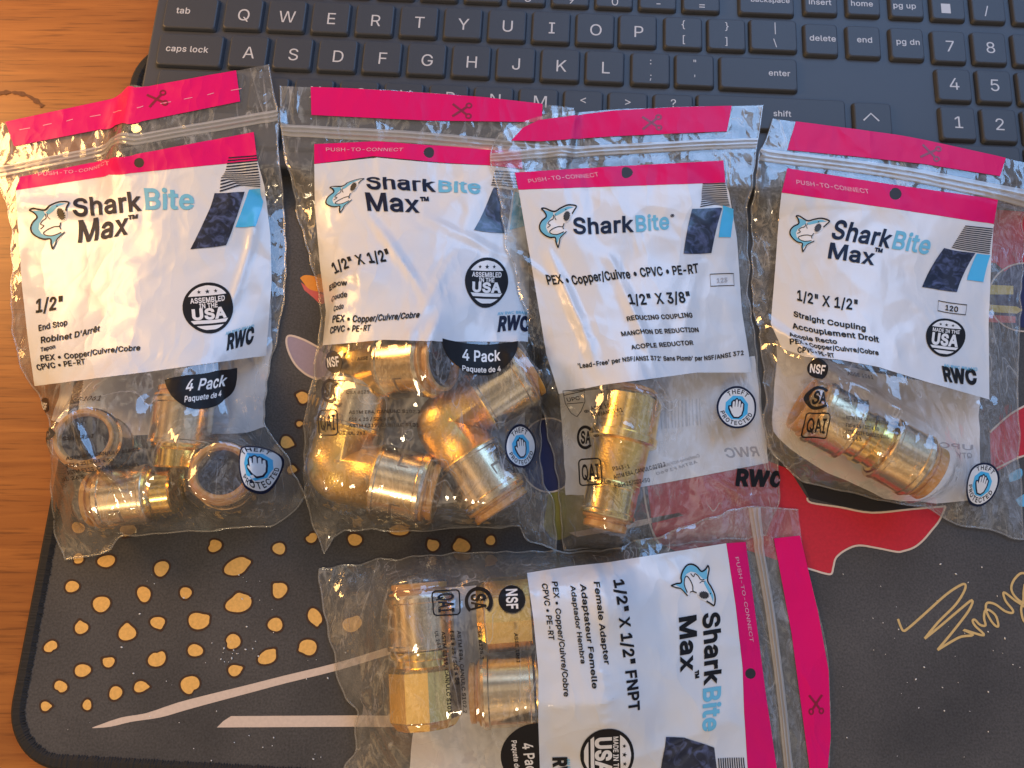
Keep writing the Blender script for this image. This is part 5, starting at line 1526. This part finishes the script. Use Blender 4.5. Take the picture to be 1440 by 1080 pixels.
half_disc(B, (232, 534), (335, 518), [('4 Pack', (260, 551), (316, 543), 14), ('Paquete de 4', (259, 566), (311, 557), 8)])
SP = dict(m=M['smallprint'], parent=B.film)
T('ASSE 1061', (96, 570), (142, 564), 5.2, .06, **SP); T('CSA B125.3', (88, 619), (132, 615), 5.2, .06, **SP); T('ASTM E84, CAN/ULC S102.2', (93, 647), (197, 634), 5.2, .07, **SP)
T('FSI ≤ 25 / SDI ≤ 50', (94, 657), (161, 648), 5.2, .07, **SP); T('ASTM E119, CAN/ULC S101', (97, 667), (197, 655), 5.2, .07, **SP); T('UL 263', (89, 677), (121, 672), 5.2, .06, **SP)
nsf(B, (63, 571), 11, (1, .15), .55, M['smallprint']); csa(B, (68, 612), 12, (1, 0), .5, M['smallprint'])
theft(B, (358, 654), 32, (1, -.18))
back_panel(B, [(60, 300), (360, 250), (385, 520), (384, 600), (230, 590), (70, 590)])

# ================================================================== bag 2
B = Bag(2, rowsf((0, (395, 122), (806, 153), (600, 131)), (12, (396, 163), (800, 197), (600, 174)), (18, (397, 184), (795, 214), (600, 196)), (25, (400, 210), (788, 236)), (45, (417, 287), (778, 310)),
                 (68, (437, 367), (770, 385)), (90, (452, 440), (764, 450)), (103, (446, 498), (756, 512)), (127, (431, 584), (760, 600)), (146, (428, 653), (762, 665)), (163, (434, 715), (780, 722)),
                 (178, (456, 777), (783, 772), (.07, 473, 752), (.14, 490, 745), (.5, 610, 745), (.82, 729, 740), (.9, 745, 760))),
        178, 5, 20, 202, both(.75, 1.0, 104), 'clear zip bag of brass elbows, second from the left, partly under its right neighbour',
        folds=[((30, 48), (54, 92), 1.4, 4), ((54, 50), (96, 66), 1.0, 4), ((52, 100), (66, 66), .9, 4), ((60, 128), (40, 142), 1.2, 3), ((6, 150), (22, 172), 1.8, 4), ((92, 130), (98, 172), 1.6, 4)])
strip(B, [(437, 121), (600, 131), (763, 143), (762, 172), (600, 170), (438, 162)], (649, 156), (1, .04))
zip_track(B, 18)
label(B, [(442, 231), (530, 222), (620, 230), (687, 233), (740, 240), (742, 330), (744, 420), (742, 481), (600, 480), (540, 478), (454, 486), (459, 440), (450, 370), (443, 290)],
      [(442, 203), (530, 199), (610, 205), (688, 207), (732, 212), (735, 238), (687, 233), (620, 229), (525, 220), (442, 231)], ((603, 215), 7.5))
T = B.text
T('PUSH-TO-CONNECT', (458, 213), (567, 213), 5.5, .03, M['pink_text'])
T('Shark', (516, 266), (613, 270), 21, .07, M['navy'], 'brand_lettering'); T('Bite', (615, 270), (677, 273), 21, .07, M['blue'], 'brand_lettering')
T('Max', (515, 296), (591, 299), 21, .07, M['navy'], 'brand_lettering'); T('™', (592, 292), (605, 292), 13, .06, M['navy'], 'brand_lettering')
shark(B, (464, 264), (479, 300), (512, 252))
art(B, [(696, 240), (738, 242), (742, 266), (690, 262)], [(695, 264), (722, 268), (712, 328), (666, 324)], [(724, 270), (742, 274), (740, 318), (716, 324)], 6)
T('1/2" X 1/2"', (471, 386), (552, 366), 15, .08); T('Elbow', (464, 410), (489, 402), 8, .07); T('Coude', (467, 426), (489, 418), 8, .06); T('Codo', (470, 439), (484, 434), 7, .06)
T('PEX • Copper/Cuivre/Cobre', (468, 454), (590, 447), 9, .08); T('CPVC • PE-RT', (465, 470), (521, 465), 9, .08)
usa(B, (684, 397), 33, (1, .03), asp=.92)
T('AN RWC BRAND', (699, 444), (744, 444), 4.8, .04, M['blue']); T('RWC', (699, 466), (744, 467), 18, .15, M['navy'], 'maker_mark')
half_disc(B, (624, 484), (729, 486), [('4 Pack', (649, 506), (704, 507), 14.5), ('Paquete de 4', (649, 521), (705, 522), 8)], .9)
SP = dict(m=M['smallprint'], parent=B.film)
T('ASSE 1061', (503, 507), (537, 505), 5, .06, **SP); T('CSA B125.3', (487, 554), (527, 553), 5, .06, **SP); T('ASTM E84, CAN/ULC S102.2', (491, 582), (592, 581), 5.2, .07, **SP)
T('FSI ≤ 25 / SDI ≤ 50', (491, 592), (555, 591), 5.2, .07, **SP); T('ASTM E119, CAN/ULC S101', (491, 601), (590, 600), 5.2, .07, **SP); T('US  UL 263', (476, 611), (515, 611), 5.2, .06, **SP)
nsf(B, (469, 509), 16, (1, -.15), .72, M['smallprint']); csa(B, (464, 550), 17, (1, 0), .72, M['smallprint']); qai(B, (461, 594), 13, 18, (1, -.04), M['smallprint'])
theft(B, (731, 629), 31, (1, -.1), .70)
back_panel(B, [(470, 280), (735, 260), (742, 500), (735, 690), (600, 700), (470, 690)])

# ================================================================== bag 3
B = Bag(3, rowsf((0, (704, 190), (1072, 149), (.15, 758, 168), (.45, 861, 155)), (10, (692, 213), (1067, 185), (.1, 725, 204), (.45, 861, 192)), (15.5, (690, 226), (1064, 202), (.45, 861, 212)),
                 (22, (692, 244), (1061, 222), (.5, 870, 230)), (28, (697, 256), (1059, 243), (.5, 880, 249)), (54, (711, 349), (1051, 330)), (75, (730, 421), (1052, 404)), (100, (748, 500), (1063, 495)),
                 (115, (757, 563), (1068, 555)), (131, (774, 619), (1077, 612)), (145, (782, 665), (1094, 655)), (160, (788, 712), (1096, 690)), (178, (792, 774), (1078, 752), (.5, 930, 769))),
        178, 5, 18, 303, both(.65, .85, 106), 'clear zip bag holding one stepped all-brass coupling, third from the left',
        folds=[((18, 60), (28, 106), 2.2, 5), ((45, 62), (55, 106), 1.6, 5), ((70, 100), (84, 70), 1.0, 5), ((2, 62), (16, 72), 1.4, 4), ((76, 150), (98, 168), 1.5, 4), ((20, 118), (30, 172), 1.3, 4)])
strip(B, [(719, 198), (735, 180), (758, 169), (861, 156), (950, 151), (1029, 149), (1022, 185), (950, 188), (861, 192), (760, 199)], (916, 173), (1, -.04))
zip_track(B, 15.5)
label(B, [(729, 267), (880, 262), (1019, 256), (1025, 270), (1036, 335), (1043, 438), (1057, 524), (980, 524), (907, 534), (850, 541), (786, 554), (768, 497), (747, 370)],
      [(724, 243), (870, 234), (1017, 226), (1020, 257), (882, 262), (729, 267)], ((882, 243), 8))
T = B.text
T('PUSH-TO-CONNECT', (743, 258), (843, 248), 6, .03, M['pink_text'])
T('Shark', (806, 329), (891, 326), 21, .07, M['navy'], 'brand_lettering'); T('Bite', (893, 326), (942, 322), 21, .07, M['blue'], 'brand_lettering'); T('®', (942, 307), (948, 307), 6, .04, M['navy'], 'brand_lettering')
shark(B, (761, 294), (785, 349), (810, 290))
art(B, [(988, 258), (1020, 257), (1027, 291), (984, 293)], [(973, 294), (1015, 293), (1000, 356), (961, 357)], [(1016, 289), (1031, 294), (1027, 334), (1010, 334)])
T('PEX • Copper/Cuivre • CPVC • PE-RT', (770, 400), (983, 383), 11, .08); T('1/2" X 3/8"', (884, 428), (973, 425), 14, .08)
T('REDUCING COUPLING', (882, 452), (974, 447), 7, .07); T('MANCHON DE REDUCTION', (874, 473), (983, 467), 7, .07); T('ACOPLE REDUCTOR', (888, 492), (975, 485), 7, .07)
T("'Lead-Free' per NSF/ANSI 372' Sans Plomb' par NSF/ANSI 372", (813, 518), (1046, 499), 7, .07)
bx = [(998, 386), (1031, 385), (1032, 402), (999, 403)]
B.drape('code_box', [(*stroke([tuple(B.uv(*p)) for p in bx], .3, True), M['ink'], .32), B.text_layer('123', (1007, 398), (1023, 397), 7, .05, M['greytext'])], B.panel)
SP = dict(m=M['ink'], parent=B.film)
T('ASSE 1061', (832, 577), (868, 571), 6, .04, **SP); T('NSF/ANSI 61', (833, 586), (877, 579), 6, .04, **SP); T('P343-1', (862, 662), (886, 658), 6, .04, **SP)
T('ASTM E84, CAN/ULC S102.2', (864, 674), (936, 655), 6.5, .04, **SP); T('FSI<25/SDI<50', (865, 686), (914, 677), 6.5, .04, **SP); T('US', (851, 681), (860, 679), 5, .05, **SP); T('®', (823, 582), (830, 581), 6, .03, **SP); T('®', (836, 616), (844, 615), 6, .03, **SP)
T('RWC', (1033, 682), (1097, 683), 21, .16, M['ink'], 'maker_mark', parent=B.film)
shield(B, [(792, 550), (806, 549), (822, 546), (823, 565), (818, 578), (812, 586), (804, 581), (796, 568)], 'UPC', (798, 565), (817, 562))
csa(B, (824, 615), 17, (1, 0), .72); qai(B, (831, 664), 15.5, 18, (1, -.08))
theft(B, (1035, 574), 30, (1, .08), .95)
BP = back_panel(B, [(790, 540), (900, 520), (1062, 500), (1075, 600), (1082, 650), (950, 672), (797, 694)])
# print of the back label that shows through, mirrored
L = []
for i, w in enumerate((1, 2, 1, 1, 3, 1, 2, 1, 1, 2, 3, 1, 1, 2, 1)):
    x = 928 + i * 4.6
    L.append(([tuple(B.uv(*p)) for p in ((x, 552), (x + w, 552), (x + w + 2, 590), (x + 2, 590))], [(0, 1, 2), (0, 2, 3)], M['faint'], .2))
B.drape('barcode_print', L, BP, back=True)
B.drape('printed_text', [B.text_layer('RWC', (1072, 640), (1028, 640), -14, .07, M['greytext'], .2), B.text_layer('Conforme NSF/ANSI 61', (995, 636), (930, 652), -5, .05, M['greytext'], .2),
                         B.text_layer('ASTM F1960', (992, 645), (935, 660), -5, .05, M['greytext'], .2)], BP, back=True)

# ================================================================== bag 4 (rightmost)
B = Bag(4, rowsf((0, (1087, 168), (1452, 232), (1270, 193)), (11, (1074, 205), (1448, 260), (1262, 228)), (15, (1066, 219), (1446, 282), (1235, 240)), (26, (1062, 262), (1442, 318)), (56, (1056, 364), (1435, 405)),
                 (80, (1062, 446), (1432, 480)), (100, (1074, 518), (1430, 555)), (120, (1073, 590), (1433, 640)), (133, (1078, 628), (1435, 700)),
                 (145, (1089, 645), (1438, 757), (.14, 1137, 680), (.3, 1195, 691), (.46, 1250, 706), (.58, 1293, 711), (.7, 1331, 731), (.88, 1396, 748))),
        145, 5, 18, 404, both(.5, 1.0, 92), 'clear zip bag holding one straight coupling, rightmost, its foot folded under',
        folds=[((2, 82), (26, 104), 3.0, 5), ((26, 104), (62, 118), 2.2, 4), ((2, 82), (4, 118), 2.0, 5), ((6, 102), (30, 138), 1.6, 4), ((70, 112), (104, 104), 1.6, 4), ((96, 40), (98, 130), 1.2, 3)])
strip(B, [(1120, 167), (1200, 178), (1300, 197), (1414, 222), (1406, 248), (1300, 231), (1200, 220), (1107, 211)], (1308, 215), (1, .2))
zip_track(B, 15)
label(B, [(1099, 271), (1250, 293), (1397, 315), (1394, 360), (1390, 456), (1391, 562), (1345, 549), (1299, 536), (1234, 516), (1180, 506), (1134, 502), (1100, 490), (1084, 455), (1090, 380), (1096, 297)],
      [(1107, 237), (1250, 259), (1403, 281), (1397, 315), (1250, 293), (1099, 271)], ((1259, 273), 8.5))
T = B.text
T('PUSH-TO-CONNECT', (1119, 259), (1223, 273), 6, .03, M['pink_text'])
T('Shark', (1167, 335), (1250, 349), 22, .07, M['navy'], 'brand_lettering'); T('Bite', (1252, 349), (1306, 358), 22, .07, M['blue'], 'brand_lettering')
T('Max', (1162, 363), (1229, 373), 21, .07, M['navy'], 'brand_lettering'); T('™', (1228, 362), (1240, 364), 13, .06, M['navy'], 'brand_lettering')
shark(B, (1119, 304), (1129, 355), (1166, 311))
art(B, [(1357, 317), (1396, 321), (1391, 358), (1337, 349)], [(1327, 349), (1371, 356), (1345, 411), (1296, 404)], [(1373, 357), (1392, 359), (1382, 397), (1359, 394)])
T('1/2" X 1/2"', (1120, 422), (1207, 437), 14, .07); T('Straight Coupling', (1116, 445), (1218, 466), 8, .08); T('Accouplement Droit', (1115, 462), (1236, 482), 8, .08)
T('Acople Recto', (1111, 473), (1178, 484), 6, .08); T('PEX • Copper/Cuivre/Cobre', (1111, 484), (1236, 500), 6.5, .08); T('CPVC • PE-RT', (1122, 496), (1174, 504), 6, .07)
bx = [(1319, 423), (1359, 429), (1357, 443), (1318, 437)]
B.drape('code_box', [(*stroke([tuple(B.uv(*p)) for p in bx], .35, True), M['ink'], .32), B.text_layer('120', (1328, 436), (1347, 439), 8, .07, M['ink'])], B.panel)
usa(B, (1328, 474), 27, (1, .12), ('MADE IN THE',))
T('AN RWC BRAND', (1327, 516), (1374, 522), 4.8, .04, M['blue']); T('RWC', (1327, 535), (1374, 540), 18, .15, M['ink'], 'maker_mark')
SP = dict(m=M['smallprint'], parent=B.film)
nsf(B, (1150, 520), 15, (1, .12)); csa(B, (1153, 559), 16, (1, .1)); qai(B, (1149, 598), 17, 16, (1, .05))
T('ASSE 1061', (1192, 528), (1228, 534), 4.8, .05, **SP); T('CSA B125.3', (1186, 564), (1222, 568), 5, .06, **SP); T('ASTM E84, CAN/ULC S102.2', (1189, 589), (1250, 597), 5, .07, **SP); T('FSI ≤ 25 / SDI ≤ 50', (1189, 600), (1236, 606), 5, .07, **SP)
T('ASTM E119, CAN/ULC S101', (1189, 609), (1250, 617), 5, .07, **SP); T('UL 263', (1186, 617), (1212, 620), 5, .06, **SP)
theft(B, (1379, 680), 31, (1, .3), .72)
BP = back_panel(B, [(1100, 470), (1391, 540), (1393, 700), (1330, 706), (1262, 694), (1180, 660), (1100, 600)])
B.drape('printed_text', [B.text_layer('UPC', (1386, 629), (1350, 620), -8, .05, M['greytext'], .2), B.text_layer('QTY', (1384, 640), (1368, 638), -8, .05, M['greytext'], .2)], BP, back=True)

# ================================================================== bag 5 (bottom, lying on its side)
B = Bag(5, rowsf((0, (1122, 717), (1158, 1180), (.08, 1126, 753), (.5, 1166, 945), (.7, 1168, 1035)), (11, (1090, 715), (1142, 1178), (.1, 1089, 757), (.4, 1113, 892), (.8, 1138, 1080)),
                 (19, (1055, 714), (1124, 1176), (.12, 1066, 762), (.37, 1086, 871), (.75, 1109, 1051)), (27, (1028, 719), (1100, 1174), (.5, 1075, 942)), (35, (1000, 728), (1058, 1172), (.5, 1046, 942)),
                 (55, (911, 758), (968, 1172), (.5, 950, 960)), (75, (838, 775), (888, 1172), (.5, 872, 970)), (102, (730, 776), (775, 1174), (.5, 760, 972)), (130, (620, 780), (655, 1176), (.5, 640, 975)),
                 (160, (520, 790), (552, 1178), (.5, 545, 980)), (178, (449, 801), (470, 1182), (.1, 452, 841), (.28, 469, 911), (.47, 487, 982), (.53, 502, 1000), (.66, 500, 1052), (.75, 486, 1080))),
        178, 5, 24, 505, both(.7, 1.1, 104), 'clear zip bag of threaded brass adapters lying sideways below the other four bags',
        folds=[((4, 110), (12, 170), 1.5, 5), ((30, 150), (60, 176), 1.6, 4), ((70, 40), (85, 95), 1.0, 6), ((10, 150), (34, 140), 2.2, 5), ((50, 172), (90, 150), 1.5, 4), ((8, 60), (14, 100), 1.0, 4)])
strip(B, [(1125, 753), (1150, 860), (1165, 943), (1168, 1035), (1159, 1130), (1146, 1130), (1138, 1080), (1113, 892), (1088, 757)], (1147, 990), (.05, 1))
zip_track(B, 19, 21)
label(B, [(1021, 764), (1034, 850), (1044, 939), (1046, 1000), (1051, 1080), (1055, 1150), (768, 1150), (757, 1080), (757, 943), (750, 870), (741, 806), (800, 797), (856, 791), (940, 777)],
      [(1048, 762), (1060, 850), (1076, 972), (1092, 1080), (1098, 1150), (1056, 1150), (1051, 1080), (1046, 1000), (1044, 939), (1034, 850), (1021, 764)], ((1055, 947), 7.5))
T = B.text
T('PUSH-TO-CONNECT', (1033, 783), (1054, 903), 5.5, .03, M['pink_text'])
T('Shark', (988, 863), (990, 964), 22, .095, M['ink'], 'brand_lettering'); T('Bite', (989, 967), (988, 1030), 22, .09, M['blue'], 'brand_lettering')
T('Max', (955, 867), (957, 946), 20, .095, M['ink'], 'brand_lettering'); T('™', (968, 945), (969, 957), 13, .06, M['ink'], 'brand_lettering')
shark(B, (995, 795), (943, 824), (1004, 851))
art(B, [(1046, 1065), (1050, 1110), (1012, 1116), (1008, 1066)], [(936, 1036), (962, 1037), (1004, 1051), (1012, 1112), (926, 1112)], [(1005, 1116), (1012, 1140), (960, 1140), (955, 1118)], 12)
T('1/2" X 1/2" FNPT', (862, 815), (884, 1001), 15, .09); T('Female Adapter', (835, 818), (850, 935), 8.5, .07); T('Adaptateur Femelle', (816, 822), (833, 969), 8.5, .07); T('Adaptador Hembra', (802, 824), (817, 934), 7.5, .06)
T('PEX • Copper/Cuivre/Cobre', (776, 818), (793, 980), 8.5, .06); T('CPVC • PE-RT', (762, 821), (772, 900), 8.5, .06)
usa(B, (854, 1061), 38, (.02, 1), ('MADE IN THE',))
T('RWC', (778, 1064), (781, 1118), 18, .15, M['ink'], 'maker_mark'); T('AN RWC BRAND', (797, 1066), (800, 1118), 4.8, .04, M['blue'])
half_disc(B, (757, 1016), (760, 1112), [('4 Pack', (734, 1044), (742, 1094), 14), ('Paquete de 4', (719, 1040), (725, 1090), 8)], 1.1)
SP = dict(m=M['ink'], parent=B.film)
nsf(B, (720, 843), 19, (.05, 1)); csa(B, (673, 846), 20, (.05, 1)); qai(B, (627, 848), 17, 19, (.05, 1))
T('CSA B125.3', (671, 880), (676, 928), 5.2, .05, **SP); T('ASSE 1061', (723, 890), (727, 933), 5.2, .07, **SP); T('ASTM E84, CAN/ULC S102.2', (643, 887), (652, 1003), 5.6, .06, **SP)
T('FSI ≤ 25 / SDI ≤ 50', (633, 887), (641, 963), 5.6, .06, **SP); T('ASTM E119, CAN/ULC S101', (621, 888), (630, 1003), 5.6, .07, **SP); T('UL 263', (611, 888), (616, 912), 5.2, .06, **SP)
back_panel(B, [(1000, 800), (1040, 1150), (570, 1150), (571, 1022), (580, 900), (600, 830)])
